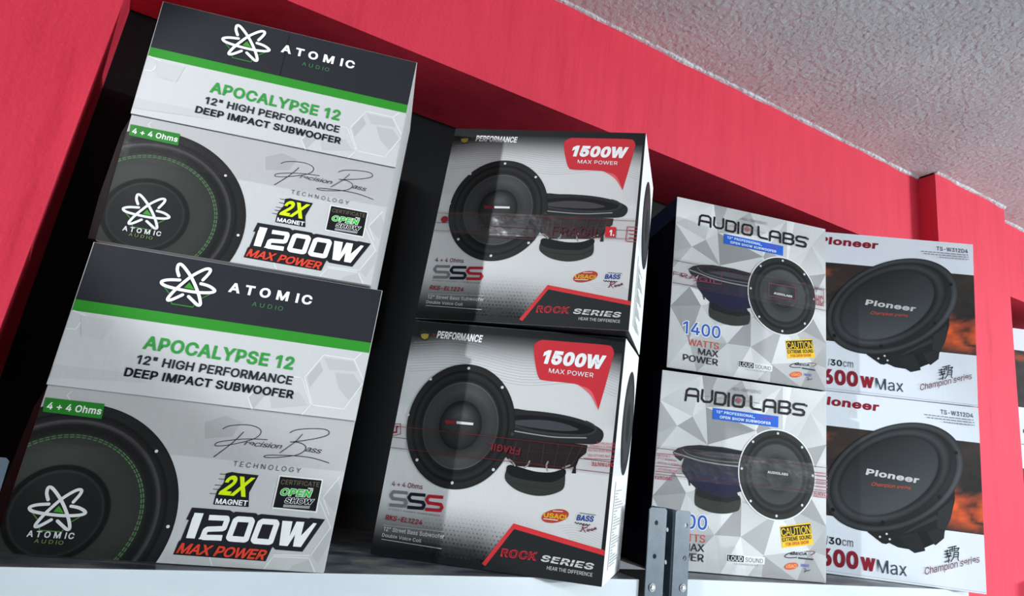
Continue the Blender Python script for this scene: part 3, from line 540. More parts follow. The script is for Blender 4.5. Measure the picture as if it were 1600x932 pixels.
    def build(self, name, root, extra=None, mat_=None, parent=None):
        """extra(bm, ink) may add solid geometry; everything lands in one mesh, relative to root"""
        bm = bmesh.new(); cl = bm.loops.layers.float_color.new('ink')
        o = Vector(root.location)
        if extra: extra(bm, cl, o)
        for pl, lay in self.faces:
            vl = [bm.verts.new(self.f.P(s, t, self.base + lay * LAY) - o) for (s, t), _ in pl]
            try: f = bm.faces.new(vl)
            except ValueError: continue
            f.normal_update()
            if f.normal.dot(self.f.n) < 0: f.normal_flip()
            lk = {v: c for v, (_, c) in zip(vl, pl)}
            for lp in f.loops: lp[cl] = (*lk[lp.vert], 1)
        ob = obj(name, bm, mat_ or INK2, parent or root)
        return ob
def solid_box(bm, cl, o, F, back, col_side, bevel=0.0022, cols=None):
    """carton body: front quad of F and four back corners"""
    fr = [c - o for c in F.C]; bk = [c - o for c in back]
    vf = [bm.verts.new(c) for c in fr]; vb = [bm.verts.new(c) for c in bk]
    quads = [vf[::-1], vb, [vf[0], vf[1], vb[1], vb[0]], [vf[1], vf[2], vb[2], vb[1]], [vf[2], vf[3], vb[3], vb[2]], [vf[3], vf[0], vb[0], vb[3]]]
    fs = [bm.faces.new(q) for q in quads]
    for f, c in zip(fs, cols or [col_side] * 6):
        for lp in f.loops: lp[cl] = (*c, 1)
    ctr = sum((v.co for v in vf + vb), Vector()) / 8
    for f in fs:
        f.normal_update()
        if f.normal.dot(f.calc_center_median() - ctr) < 0: f.normal_flip()
    bmesh.ops.bevel(bm, geom=list({e for f in fs for e in f.edges}), offset=bevel, segments=2, affect='EDGES', profile=0.6)
def quad_panel(ink, s0, s1, t0, t1, fn, nx, ny):
    ink.k += 1
    for i in range(nx):
        for j in range(ny):
            q = [(s0 + (s1 - s0) * a / nx, t0 + (t1 - t0) * b / ny) for a, b in ((i, j), (i + 1, j), (i + 1, j + 1), (i, j + 1))]
            ink.add(q, [fn(*z) for z in q])
g = lambda v: lin((v, v, v))
def mixc(a, b, k):
    k = max(0.0, min(1.0, k)); return tuple(a[i] + (b[i] - a[i]) * k for i in (0, 1, 2))
def scalef(F, a, b): return (Vector(a) - Vector(b)).length
def root_for(name, F, back, label, cat, group):
    C = F.C; b = [C[2], C[3], back[2], back[3]]
    loc = sum(b, Vector()) / 4; loc.z = min(q.z for q in b)
    r = empty(name, loc); tag(r, label, cat, group); return r
def std_back(F, depth=None, side=None):
    D = depth or F.D
    return [c + F.d * D for c in F.C]
def slab(face, pts_st, thick, col, side_col=None):
    """returns an extra() making a thin raised panel with a real edge"""
    def ex(bm, cl, o):
        a = [bm.verts.new(face.P(s, t, 0.0001) - o) for s, t in pts_st]; b = [bm.verts.new(face.P(s, t, thick) - o) for s, t in pts_st]
        n = len(a); fs = [bm.faces.new(b)]
        for i in range(n): fs.append(bm.faces.new((a[i], a[(i + 1) % n], b[(i + 1) % n], b[i])))
        c = sum((v.co for v in a + b), Vector()) / (2 * n)
        for i, f in enumerate(fs):
            f.normal_update()
            if f.normal.dot(f.calc_center_median() - c) < 0: f.normal_flip()
            for lp in f.loops: lp[cl] = (*(col if i == 0 else (side_col or col)), 1)
    return ex
def tape_strip(face, root, pts, thick=0.0009, parent=None, name='packing_tape', side=None):
    bm = bmesh.new(); o = Vector(root.location)
    a = [bm.verts.new(face.P(s, t, thick) - o) for s, t in pts]
    f = bm.faces.new(a); f.normal_update()
    if f.normal.dot(face.n) < 0: f.normal_flip()
    if side:       # wraps over the right hand edge on to the side of the carton
        q = [bm.verts.new(x - o) for x in side]; bm.faces.new((a[1], q[0], q[1], a[2]))
    bmesh.ops.subdivide_edges(bm, edges=bm.edges[:], cuts=6, use_grid_fill=True)
    ob = obj(name, bm, TAPE, parent or root); return ob

# ------------------------------------------------------------------ cartons with green stripe (two, stacked)
A1, A2, A3 = View('at_l', 240, 400, 6.154), View('at_l', 180, 510, 5.333), View('at_l', 0, 610, 3.33)
A4, A5, A6 = View('at_l', 320, 650, 5.824), View('at_l', 260, 780, 5.926), View('at_l', 330, 480, 4.659)
V3 = View('at_l', 0, 370, 2.5806)
LOGO = [smooth(A1((258, 240), (150, 238), (85, 255), (110, 290), (230, 325), (400, 355), (530, 362), (590, 350), (580, 325), (530, 295), (460, 275))),
        smooth(A1((250, 200), (235, 140), (250, 90), (290, 105), (360, 200), (410, 300), (445, 400), (455, 470), (430, 480), (385, 440), (342, 398))),
        smooth(A1((480, 240), (540, 175), (550, 140), (510, 135), (430, 170), (350, 220), (230, 320), (155, 400), (145, 432), (190, 425), (285, 382)))]
LOGO_TRI = A1((350, 262), (300, 312), (398, 332)); LOGO_C = A1((340, 290))
LOGO_LN = [A1((105, 300), (155, 365)), A1((175, 420), (180, 468), (385, 500), (395, 480)), A1((470, 415), (540, 380))]
def mm(view, n): a, b = view((0, 0), (n, 0)); return math.hypot(a[0] - b[0], a[1] - b[1])
WHITE, LIME, GREEN = g(240), lin((208, 232, 20)), lin((44, 132, 38))
def atom_logo(k, c, sc, wcol=WHITE, gcol=lin((58, 120, 52))):
    T = lambda ps: [(c[0] + (x - LOGO_C[0]) * sc, c[1] + (y - LOGO_C[1]) * sc) for x, y in ps]
    for l in LOGO_LN: k.stroke(T(l), 0.0013 * sc, gcol)
    k.poly(T(LOGO_TRI), lin((64, 140, 48)))
    for l in LOGO: k.stroke(T(l), 0.0036 * sc, wcol)
def hexpic(k, tcrease, lower):
    L1, D1, D2 = g(211), g(173), g(165)
    w = 0.0014
    if not lower:
        h = A6((680, 515), (820, 352), (1040, 385), (1112, 545), (965, 745), (735, 715))
        k.poly(A6((700, 510), (790, 400), (815, 465), (715, 590)), D1); k.poly(A6((900, 480), (1035, 490), (1100, 590), (1000, 680), (930, 600)), g(177))
        k.poly(A6((820, 370), (1030, 400), (1060, 470), (860, 460)), g(179))
        k.poly(A6((275, 655), (330, 600), (400, 640), (310, 740)), D1); k.poly(A6((430, 660), (640, 620), (700, 720), (440, 740)), g(180))
        k.stroke(h, w, L1, True); k.stroke(A6((1040, 385), (1090, 340)), w, L1); k.stroke(A6((600, 510), (660, 515), (725, 715), (660, 785)), w, L1)
        k.stroke(A6((330, 595), (268, 660), (300, 745)), w, L1)
        k.stroke(V3((300, 300), (350, 320), (310, 375), (270, 372)), w, L1); k.poly(V3((330, 320), (470, 340), (420, 420), (330, 400)), g(185)); k.poly(V3((210, 515), (480, 545), (600, 590), (205, 570)), g(183))
    else:
        k.poly(A4((0, 60), (190, 0), (340, 60), (250, 190), (0, 210)), g(175)); k.poly(A4((1080, 750), (1200, 570), (1240, 700), (1180, 880)), g(177))
        k.poly(A5((1160, 620), (1330, 560), (1370, 690), (1120, 680)), g(177)); k.poly(A5((1340, 520), (1520, 270), (1560, 330), (1400, 600)), g(179))
        k.stroke(A4((1225, 560), (1075, 745), (1130, 900)), w, L1); k.stroke(A5((1420, 20), (1520, 265), (1335, 525), (990, 520)), w, L1)
        k.stroke(A5((900, 650), (990, 535), (1320, 548), (1380, 695)), w, L1); k.stroke(A5((385, 500), (425, 620)), w, L1)
        k.stroke(V3((300, 680), (270, 640), (290, 625)), w, L1)
def atomic(name, label):
    F = FACES[name]; W_, H_ = F.W, F.H
    back = std_back(F)
    r = root_for('subwoofer_carton', F, back, label, 'box', 'green-striped cartons')
    tc = F.st((73.6, 602.5))[1] if name == 'at_l' else FACES['at_l'].st((73.6, 602.5))[1]
    body = g(188); dark = lin((36, 37, 42))
    # carton body: lower panel
    k = Ink(F, 0.0004); k.step = 0.0
    quad_panel(k, 0, W_, 0, tc, lambda s, t: body, 6, 6); hexpic(k, tc, True)
    # left flap that bulges out beside the lower panel
    def ex(bm, cl, o):
        solid_box(bm, cl, o, F, back, body)
        bul = [F.P(0.001, tc, 0), F.P(0.001, 0.002, 0), F.P(-0.011, 0.003, -0.006), F.P(-0.013, tc * 0.35, -0.008), F.P(-0.008, tc * 0.86, -0.006)]
        bk = [F.P(0.001, tc, -0.03), F.P(0.001, 0.002, -0.03), F.P(-0.008, 0.003, -0.03), F.P(-0.010, tc * 0.35, -0.03), F.P(-0.005, tc * 0.86, -0.03)]
        a = [bm.verts.new(q - o) for q in bul]; b = [bm.verts.new(q - o) for q in bk]
        fs = [bm.faces.new(a), bm.faces.new(b[::-1])] + [bm.faces.new((a[i], b[i], b[(i + 1) % 5], a[(i + 1) % 5])) for i in range(5)]
        for f in fs:
            for lp in f.loops: lp[cl] = (*g(24), 1)
    k.build('carton', r, ex, INK)
    # upper lid flap, a board thickness in front of the lower panel
    th = 0.0028
    k = Ink(F, th + 0.0002); k.step = 0.0
    yb = A6((0, 92))[1], A6((0, 172))[1]
    quad_panel(k, 0, W_, tc + 0.001, yb[1], lambda s, t: g(190), 4, 3)
    quad_panel(k, 0, W_, yb[0], H_, lambda s, t: dark, 4, 4)
    quad_panel(k, 0, W_, yb[1], yb[0], lambda s, t: GREEN, 4, 1)
    hexpic(k, tc, False)
    if name == 'at_u': k.stroke([F.st((453, 57)), F.st((438, 119))], 0.0008, g(25))
    k.build('lid_flap', r, slab(F, [(0.0, tc + 0.001), (W_, tc + 0.001), (W_, H_ - 0.0005), (0.0, H_ - 0.0005)], th, g(190), g(140)), INK)
    up = th + 0.0007
    k = Ink(F, up); atom_logo(k, LOGO_C, 1.0); k.build('brand_logo', r)
    k = Ink(F, up)
    k.text('ATOMIC', A1((718, 352)), A1((1515, 480)), A1((748, 262)), WHITE, 0.045, 1.42); k.text('AUDIO', A1((945, 487)), A1((1240, 535)), A1((956, 447)), lin((70, 128, 84)), 0.0, 1.4)
    k.build('brand_lettering', r)
    k = Ink(F, up)
    k.text('APOCALYPSE 12', A2((232, 192)), A2((1478, 368)), A2((312, 88)), lin((52, 142, 62)), 0.04, 1.0)
    k.text('12" HIGH PERFORMANCE', A2((178, 315)), A2((1470, 492)), A2((192, 240)), lin((36, 38, 48)), 0.032, 0.97)
    k.text('DEEP IMPACT SUBWOOFER', A2((78, 418)), A2((1482, 608)), A2((95, 345)), lin((22, 23, 30)), 0.038, 0.97)
    k.build('title_lettering', r)
    # loudspeaker picture
    k = Ink(F, 0.0008)
    c = A3((295, 640)); R = math.hypot(*(a - b for a, b in zip(A3((928, 600)), c)))
    hl = lambda rr, a: 1 + 0.55 * max(0, math.cos(a - 1.9)) ** 3
    D = lambda v, w=None: lin((v * 0.86, v * 0.86, (v if w is None else w) * 0.86))
    k.rings(c, ((R, 0), (0, R)), [(0, D(33)), (0.355, D(30)), (0.372, D(46)), (0.39, D(17)), (0.425, D(18)), (0.44, lin((46, 48, 45))), (0.55, lin((47, 49, 46))), (0.69, lin((40, 42, 39))),
            (0.735, D(28)), (0.77, D(22)), (0.80, D(30)), (0.835, lin((64, 62, 63))), (0.85, D(34)), (0.885, D(24)), (0.90, D(15)), (0.915, D(34)), (0.985, D(32)), (1.0, D(26))], hl, 96)
    gs = lin((84, 120, 78))
    for rr, w in ((0.705, 0.004), (0.685, 0.003)):
        k.ell(c, ((R * rr, 0), (0, R * rr)), lin((50, 70, 48)), 90, 1 - w)
        for i in range(88):
            a, b = i * math.tau / 88, (i + 0.72) * math.tau / 88
            k.add([(c[0] + R * q * math.cos(z), c[1] + R * q * math.sin(z)) for q, z in ((rr - 0.007, a), (rr + 0.003, a), (rr + 0.003, b), (rr - 0.007, b))], gs)
    for q in ((815, 318), (875, 710)): k.circ(A3(q), 0.0018, g(215), 12)
    pic = k.build('speaker_picture', r)
    k = Ink(F, 0.0011)
    atom_logo(k, A3((303, 618)), 0.90, g(212), lin((80, 120, 66)))
    k.text('ATOMIC', A3((140, 762)), A3((385, 775)), A3((155, 729)), g(205), 0.035, 1.4); k.text('AUDIO', A3((178, 793)), A3((330, 804)), A3((190, 773)), lin((100, 122, 74)), 0.02, 1.3)
    k.build('cap_logo', r, parent=pic)
    k = Ink(F, 0.0012)
    k.poly(A3((240, 38), (547, 72), (530, 150), (224, 112)), lin((38, 128, 40)))
    k.text('4 + 4 Ohms', A3((243, 98)), A3((525, 128)), A3((258, 62)), g(238), 0.03)
    k.build('ohm_tag', r)
    # lettering on the right of the lower panel
    k = Ink(F, 0.0008); w = mm(A4, 7); nk = lin((36, 38, 50))
    for q in (((165, 122), (220, 95), (330, 83), (430, 90), (500, 120), (510, 160), (460, 205), (350, 240), (200, 270), (110, 275), (95, 262), (130, 240), (250, 222), (400, 212), (570, 218)),
              ((355, 148), (290, 215), (200, 290), (85, 375)), ((775, 155), (830, 130), (950, 118), (1080, 122), (1130, 145), (1110, 180), (1000, 210), (860, 232), (780, 240)),
              ((780, 238), (860, 245), (915, 275), (910, 315), (860, 350), (780, 368), (640, 382), (560, 380), (540, 370), (580, 360), (680, 360), (820, 365), (980, 385), (1130, 430)), ((890, 168), (820, 240), (685, 338))):
        k.stroke(smooth(A4(*q)), w, nk)
    k.text('recision', A4((358, 268)), A4((688, 302)), A4((368, 222)), nk, 0.0, 0.95, 0.45); k.text('ass', A4((910, 322)), A4((1045, 345)), A4((922, 272)), nk, 0.0, 0.95, 0.45)
    k.text('TECHNOLOGY', A4((258, 458)), A4((870, 522)), A4((266, 412)), lin((70, 74, 84)), -0.006, 1.35)
    k.build('signature_lettering', r)
    k = Ink(F, 0.0008); bk = lin((24, 25, 34))
    k.poly(A4((195, 525), (250, 512), (300, 522), (492, 542), (405, 700), (400, 832), (78, 808), (95, 740), (112, 690), (175, 610)), bk)
    for a, b in (((140, 530), (200, 536)), ((95, 630), (170, 636)), ((50, 708), (120, 712)), ((130, 575), (180, 580)), ((80, 668), (150, 672))): k.stroke(A4(a, b), mm(A4, 6), bk)
    k.text('2X', A4((122, 717)), A4((372, 740)), A4((150, 535)), LIME, 0.045, 0.92, 0.26)
    k.text('MAGNET', A4((95, 800)), A4((385, 820)), A4((108, 752)), g(238), 0.035, 0.95)
    k.build('magnet_badge', r)
    k = Ink(F, 0.0008)
    k.poly(A4((675, 540), (1078, 580), (1020, 885), (608, 845)), g(220)); k.poly(A4((686, 553), (1065, 590), (1009, 870), (622, 833)), g(20))
    k.text('CERTIFICATE', A4((690, 622)), A4((1038, 648)), A4((702, 580)), lin((104, 96, 80)), 0.01)
    k.text('OPEN', A4((680, 722)), A4((955, 742)), A4((695, 658)), g(232), 0.05, 1.0, 0.2, 0.05); k.text('OPEN', A4((680, 722)), A4((955, 742)), A4((695, 658)), lin((66, 186, 66)), 0.05, 1.0, 0.2)
    k.text('SHOW', A4((722, 792)), A4((975, 810)), A4((740, 744)), g(232), 0.05, 1.0, 0.25, 0.06); k.text('SHOW', A4((722, 792)), A4((975, 810)), A4((740, 744)), g(18), 0.05, 1.0, 0.25)
    k.poly(A4((718, 806), (960, 822), (950, 846), (712, 832)), g(150)); k.poly(A4((940, 655), (990, 660), (985, 672), (940, 668)), g(200))
    k.build('certificate_badge', r)
    k = Ink(F, 0.0008)
    k.poly(A5((240, 80), (590, 105), (625, 128), (640, 118), (830, 132), (850, 150), (880, 140), (1318, 180), (1340, 175), (1470, 190), (1260, 490), (1010, 470), (985, 445), (975, 460), (920, 578), (65, 515), (115, 395), (135, 380), (210, 195), (185, 192)), lin((30, 31, 36)))
    wh = g(236); rd = lin((214, 66, 46))
    k.poly(A5((262, 128), (347, 134), (262, 367), (183, 362), (232, 208), (242, 178), (252, 160)), wh)
    w = mm(A5, 52)
    k.stroke(A5((395, 172), (560, 180), (563, 196), (536, 268), (520, 276), (382, 280), (362, 292), (340, 348), (345, 356), (506, 362)), w, wh, caps=False)
    k.poly(A5((296, 372), (510, 388), (522, 335), (330, 330)), wh)
    for dx, dy in ((0, 0), (228, 22)):
        k.stroke([A5((x + dx, y + dy)) for x, y in ((665, 186), (785, 194), (794, 210), (738, 372), (722, 378), (592, 368), (580, 356), (640, 200))], mm(A5, 56), wh, True)
    k.poly(A5((1075, 202), (1168, 208), (1140, 345), (1205, 210), (1278, 213), (1247, 340), (1362, 222), (1392, 228), (1245, 445), (1172, 440), (1192, 330), (1122, 437), (1045, 430)), wh)
    k.text('MAX POWER', A5((88, 500)), A5((900, 566)), A5((112, 403)), g(26), 0.035, 0.93, 0.3, 0.05); k.text('MAX POWER', A5((88, 500)), A5((900, 566)), A5((112, 403)), rd, 0.035, 0.93, 0.3)
    k.build('power_lettering', r)
    # tape over the joint
    a, b = FACES['at_l'].st((60, 640))[1], FACES['at_l'].st((60, 690))[1]
    tape_strip(F, r, [(0.001, b), (W_, b), (W_, tc + 0.022), (0.001, tc + 0.022)], 0.0019)
    return r
atomic('at_l', 'carton with green stripe standing on the shelf, lower of the pair at left')
atomic('at_u', 'carton with green stripe lying on top of its twin, close under the red beam')

# ------------------------------------------------------------------ cartons with red power badge (two, stacked)
M1, M2, M3, M4, M5 = View('mi_l', 640, 495, 4.706), View('mi_l', 590, 550, 3.883), View('mi_l', 770, 620, 5.483), View('mi_l', 575, 735, 6.656), View('mi_l', 740, 770, 5.754)
M7 = View('mi_u', 690, 230, 4.053)
def rock(name, label):
    F = FACES[name]; W_, H_ = F.W, F.H
    low = name == 'mi_l'
    # right side: rear bottom corner as seen
    sbp = (967.7, 892.5) if low else (1000.8, 559.3)
    SB = px_plane(sbp, F.C[2], Vector((0, 0, 1)))
    off = SB - F.C[2]; off.z = 0; off.length = min(off.length, 0.195)
    back = [c + off for c in F.C]
    r = root_for('subwoofer_carton', F, back, label, 'box', 'red-badged cartons')
    k = Ink(F, 0.0004); k.step = 0.0
    W1, K1 = g(206), lin((24, 26, 28))
    def bg(s, t):
        u, v = s / W_, t / H_
        top = max(0, (v - 0.80) / 0.17) + 0.25 * max(0, (abs(u - 0.5) - 0.33) / 0.17) * (v > 0.6)
        bot = max(0, (0.26 - v) / 0.22) * (1.0 if u < 0.5 else max(0.35, 1.9 - 1.9 * u))
        q = max(0, min(1, max(top, bot)))
        return mixc(W1, K1, q * q * (3 - 2 * q))
    quad_panel(k, 0, W_, 0, H_, bg, 22, 30)
    rng = random.Random(3)
    for i in range(30):          # halftone dots
        for j in range(14):
            s = 0.07 + i * 0.0056 + (j % 2) * 0.0028; t = 0.012 + j * 0.0056
            q = 1 - j / 14
            if s < 0.05 + 0.17 and rng.random() < 0.9999: k.faces.append(([((s + 0.0019 * q * math.cos(a * math.tau / 6), t + 0.0019 * q * math.sin(a * math.tau / 6)), mixc(bg(s, t), g(60), 0.55)) for a in range(6)], 1))
    for i in range(12):          # fine curved lines under the top band and beside the lower badge
        y0 = H_ * (0.80 + 0.012 * i)
        k.k = 1
        k.stroke(smooth([(0.006, y0 - 0.012), (W_ * 0.25, y0 - 0.004), (W_ * 0.55, y0 - 0.016), (W_ * 0.8, y0 - 0.006), (W_ - 0.006, y0 - 0.02)], 5), 0.0005, g(146))
    for i in range(7):
        k.k = 1
        k.stroke(smooth([M5((760 + 20 * i, 300 + 22 * i)), M5((940, 300 + 22 * i)), M5((1180, 395 + 22 * i))], 5), 0.0006, g(178))
    hc = H_ * 0.475
    k.stroke([F.st((640, 685)), F.st((1010, 727))] if False else [(0.001, hc), (W_ - 0.001, hc)], 0.0009, g(52), caps=False)
    k.poly([(W_ - 0.0065, 0), (W_, 0), (W_, H_), (W_ - 0.004, H_)], lin((26, 27, 30)))
    side_q = [F.C[1], back[1], back[2], F.C[2]]
    sn = (back[1] - F.C[1]).cross(F.C[2] - F.C[1]).normalized()
    if sn.dot(CAM - F.C[1]) < 0: sn = -sn
    def ex(bm, cl, o):
        wh = g(232)
        solid_box(bm, cl, o, F, back, wh, cols=[W1, wh, lin((28, 30, 33)), wh, lin((40, 40, 42)), g(60)])
        # picture and small print on the right side
        def S(u, v, e): 
            a = F.C[2].lerp(back[2], u); b = F.C[1].lerp(back[1], u); return a.lerp(b, v) + sn * e - o
        def pg(ps, col, e):
            f = bm.faces.new([bm.verts.new(S(u, v, e)) for u, v in ps])
            f.normal_update()
            if f.normal.dot(sn) < 0: f.normal_flip()
            for lp in f.loops: lp[cl] = (*col, 1)
        el = lambda cx, cy, rx, ry: [(cx + rx * math.cos(a * math.tau / 32), cy + ry * math.sin(a * math.tau / 32)) for a in range(32)]
        pg(el(0.60, 0.66, 0.36, 0.235), lin((34, 36, 38)), 0.0006); pg(el(0.60, 0.66, 0.27, 0.18), lin((52, 53, 55)), 0.0008); pg(el(0.60, 0.66, 0.12, 0.09), lin((24, 25, 27)), 0.001)
        for q in range(26): pg([(0.25 + 0.0 * q, 0.06 + q * 0.012), (0.25 + 0.5 * (0.6 + 0.4 * math.sin(q * 7.3)), 0.06 + q * 0.012), (0.25 + 0.5 * (0.6 + 0.4 * math.sin(q * 7.3)), 0.0645 + q * 0.012), (0.25, 0.0645 + q * 0.012)], g(168), 0.0006)
        pg([(0.18, 0.05), (0.20, 0.05), (0.20, 0.40), (0.18, 0.40)], g(140), 0.0006)
    k.build('carton', r, ex, INK)
    k = Ink(F, 0.0008)
    k.poly(M1((75, 115), (100, 90), (150, 118), (143, 165), (112, 178), (82, 162)), lin((40, 40, 38)))
    k.poly(M1((84, 132), (110, 126), (142, 130), (137, 158), (112, 170), (88, 156)), lin((150, 132, 58)))
    k.text('PERFORMANCE', M1((198, 158)), M1((528, 192)), M1((206, 105)), g(228), 0.045, 0.96, 0.08); k.stroke(M1((170, 130), (188, 135)), 0.002, lin((120, 40, 40)))
    k.build('brand_lettering', r)
    k = Ink(F, 0.0008); rd = lin((196, 48, 58))
    bub = smooth(M1((975, 172), (1200, 190), (1440, 210), (1488, 228), (1503, 270)), 6) + smooth(M1((1503, 270), (1450, 470), (1387, 690)), 4) + smooth(M1((1387, 690), (1350, 590), (1300, 535), (1230, 500), (1130, 485), (985, 470), (950, 450), (930, 380), (914, 260), (925, 200), (975, 172)), 5)
    k.poly(bub, rd)
    k.poly(smooth(M1((1240, 505), (1310, 530), (1350, 575), (1387, 685), (1340, 595), (1295, 545), (1240, 505)), 4), lin((214, 100, 104)))
    bd = k.build('power_badge', r)
    k = Ink(F, 0.0012)
    k.text('1500W', M1((965, 345)), M1((1420, 391)), M1((972, 243)), g(238), 0.075, 0.95, 0.16)
    k.text('MAX POWER', M1((1022, 414)), M1((1350, 450)), M1((1028, 381)), g(230), 0.008, 1.02)
    k.build('badge_lettering', r, parent=bd)
    # loudspeaker seen from the side
    k = Ink(F, 0.0008); D = lambda v: lin((v * 0.84, v * 0.85, v * 0.86))
    k.poly_fn(M3((60, 340), (150, 320), (400, 372), (700, 402), (812, 418), (800, 485), (730, 540), (690, 605), (600, 625), (180, 595), (120, 530), (60, 430)), lambda s, t: lin((40, 31, 33)))
    k.poly(smooth(M3((112, 640), (160, 590), (350, 655), (500, 670), (612, 625), (620, 660), (612, 775), (560, 820), (450, 850), (330, 845), (200, 800), (110, 720)), 4, True), lin((47, 51, 48)))
    k.poly(smooth(M3((118, 640), (150, 585), (350, 640), (500, 650), (612, 622), (615, 680), (500, 735), (330, 722), (180, 690)), 4, True), lin((22, 22, 25)))
    k.poly(smooth(M3((150, 118), (300, 120), (480, 138), (650, 168), (800, 212), (900, 262), (945, 305), (940, 365), (880, 408), (700, 402), (400, 372), (150, 322)), 4, True), lin((36, 38, 39)))
    k.poly(smooth(M3((180, 165), (400, 165), (600, 190), (760, 235), (850, 275), (860, 300), (760, 322), (560, 312), (350, 282), (180, 235)), 4, True), lin((19, 19, 21)))
    k.poly(smooth(M3((190, 208), (400, 200), (580, 225), (700, 265), (730, 288), (600, 296), (400, 276), (200, 242)), 4, True), lin((66, 65, 70)))
    k.stroke(smooth(M3((800, 215), (860, 245), (880, 290), (790, 330), (560, 325), (350, 298), (190, 255))), mm(M3, 16), lin((52, 54, 55)))
    k.stroke(smooth(M3((180, 295), (400, 332), (560, 350), (800, 355))), mm(M3, 9), lin((150, 150, 152)))
    k.poly(M3((738, 470), (765, 470), (712, 600), (712, 660), (676, 658), (700, 580)), lin((28, 28, 30)))
    for q in (((315, 555), (300, 590), (272, 608)), ((472, 560), (458, 590), (466, 635)), ((140, 540), (170, 562), (190, 592)), ((600, 612), (660, 590))): k.stroke(M3(*q), mm(M3, 13), g(150))
    for q in (((200, 385), (178, 565)), ((320, 395), (285, 585)), ((440, 408), (415, 600)), ((565, 410), (520, 612)), ((690, 412), (612, 608)), ((770, 420), (680, 590))): k.stroke(M3(*q), mm(M3, 9), lin((58, 50, 52)), caps=False)
    k.stroke(smooth(M3((70, 445), (300, 470), (560, 490), (790, 480))), mm(M3, 6), lin((54, 47, 49)), caps=False)
    k.stroke(smooth(M3((118, 712), (330, 765), (500, 775), (612, 730))), mm(M3, 4), lin((62, 66, 63)), caps=False)
    k.build('basket_picture', r)
    # loudspeaker seen from the front
    k = Ink(F, 0.0012)
    c = M2((503, 446)); R = math.hypot(*(a - b for a, b in zip(M2((834, 430)), c))); Ry = math.hypot(*(a - b for a, b in zip(M2((512, 77)), c)))
    sp = lambda rr, a: 1 + (0.7 * max(0, math.cos(a - 1.3)) ** 4 if 0.45 < rr < 0.72 else 0) + (1.5 * max(0, math.cos(a - 1.55)) ** 2 if 0.05 < rr < 0.34 else 0) + (0.5 * max(0, math.cos(a + 1.5)) ** 4 if 0.42 < rr < 0.7 else 0)
    k.rings(c, ((R, 0), (0, Ry)), [(0, D(62)), (0.18, D(58)), (0.34, D(40)), (0.375, D(26)), (0.385, D(20)), (0.40, D(52)), (0.55, D(66)), (0.68, D(60)), (0.69, D(92)), (0.70, D(40)), (0.74, D(22)), (0.80, D(40)), (0.83, D(46)), (0.87, D(22)), (0.89, D(18)), (0.905, D(42)), (0.985, D(38)), (1.0, D(26))], sp, 90)
    for q in ((554, 101), (757, 217), (703, 716), (453, 796), (240, 657), (186, 384), (323, 167), (818, 500)): k.circ(M2(q), 0.0022, g(205) if q != (818, 500) else g(60), 12)
    k.poly(M2((480, 422), (582, 432), (580, 447), (480, 438)), g(215)); k.poly(M2((412, 414), (476, 420), (474, 440), (412, 436)), lin((120, 36, 40)))
    k.build('speaker_picture', r)
    k = Ink(F, 0.0008); rd2 = lin((146, 34, 46))
    k.text('4 + 4 Ohms', M4((248, 165)), M4((566, 202)), M4((257, 113)), lin((110, 34, 44)), 0.012)
    S1 = ((415, 239), (265, 226), (240, 262), (262, 296), (388, 312), (402, 344), (382, 375), (226, 362))
    for (dx, dy), col in zip(((0, 0), (185, 24), (370, 46)), (lin((118, 118, 120)), lin((22, 26, 40)), lin((176, 32, 48)))):
        k.stroke([M4((x + dx, y + dy)) for x, y in S1], mm(M4, 31), col, caps=False)
    k.text('STREET SOUND SUBWOOFER', M4((218, 412)), M4((750, 484)), M4((222, 396)), g(90), 0.0, 1.3)
    k.text('RKS-EL1224', M4((180, 515)), M4((560, 572)), M4((196, 464)), rd2, 0.03, 1.0, 0.14)
    k.stroke(M4((165, 572), (790, 642)), 0.0007, g(180)); k.stroke(M4((145, 718), (765, 818)), 0.0008, g(200))
    k.text('12" Street Bass Subwoofer', M4((163, 630)), M4((790, 714)), M4((171, 587)), g(212), 0.015)
    k.text('Double Voice Coil', M4((148, 690)), M4((552, 754)), M4((156, 655)), g(212), 0.015)
    k.build('model_lettering', r)
    k = Ink(F, 0.0008)
    k.poly(M5((360, 278), (1178, 520), (1180, 570), (365, 328), (105, 662), (75, 640)), lin((206, 52, 58)))
    k.poly(M5((365, 328), (1180, 570), (1165, 870), (60, 700), (88, 668), (105, 662)), lin((35, 38, 40)))
    k.text('ROCK', M5((240, 576)), M5((562, 614)), M5((256, 502)), lin((206, 44, 56)), 0.05, 1.0, 0.15); k.text('ROCK', M5((250, 570)), M5((556, 605)), M5((264, 512)), lin((96, 24, 32)), -0.004, 1.0, 0.15)
    k.text('SERIES', M5((596, 616)), M5((1065, 697)), M5((612, 558)), g(205), 0.045, 1.02, 0.32)
    k.stroke(M5((590, 594), (1095, 662)), mm(M5, 5), lin((35, 38, 40)))
    k.text('HEAR THE DIFFERENCE', M5((657, 692)), M5((1066, 757)), M5((664, 660)), g(200), 0.008, 0.98)
    k.build('series_banner', r)
    k = Ink(F, 0.0008)
    c1 = M5((733, 212)); e1 = M5((856, 195)); e2 = M5((733, 152))
    k.ell(c1, ((e1[0] - c1[0], e2[0] - c1[0]), (e1[1] - c1[1], e2[1] - c1[1])), lin((172, 62, 44)))
    k.text('USACi', M5((628, 222)), M5((832, 248)), M5((634, 178)), lin((206, 170, 40)), 0.04, 0.95)
    k.stroke(M5((630, 236), (755, 250)), mm(M5, 7), g(215)); k.stroke(M5((715, 166), (800, 172)), mm(M5, 6), g(215))
    k.text('BASS', M5((922, 250)), M5((1072, 266)), M5((934, 198)), lin((38, 66, 140)), 0.045, 0.98, 0.18); k.stroke(M5((958, 184), (1095, 204)), mm(M5, 7), g(120))
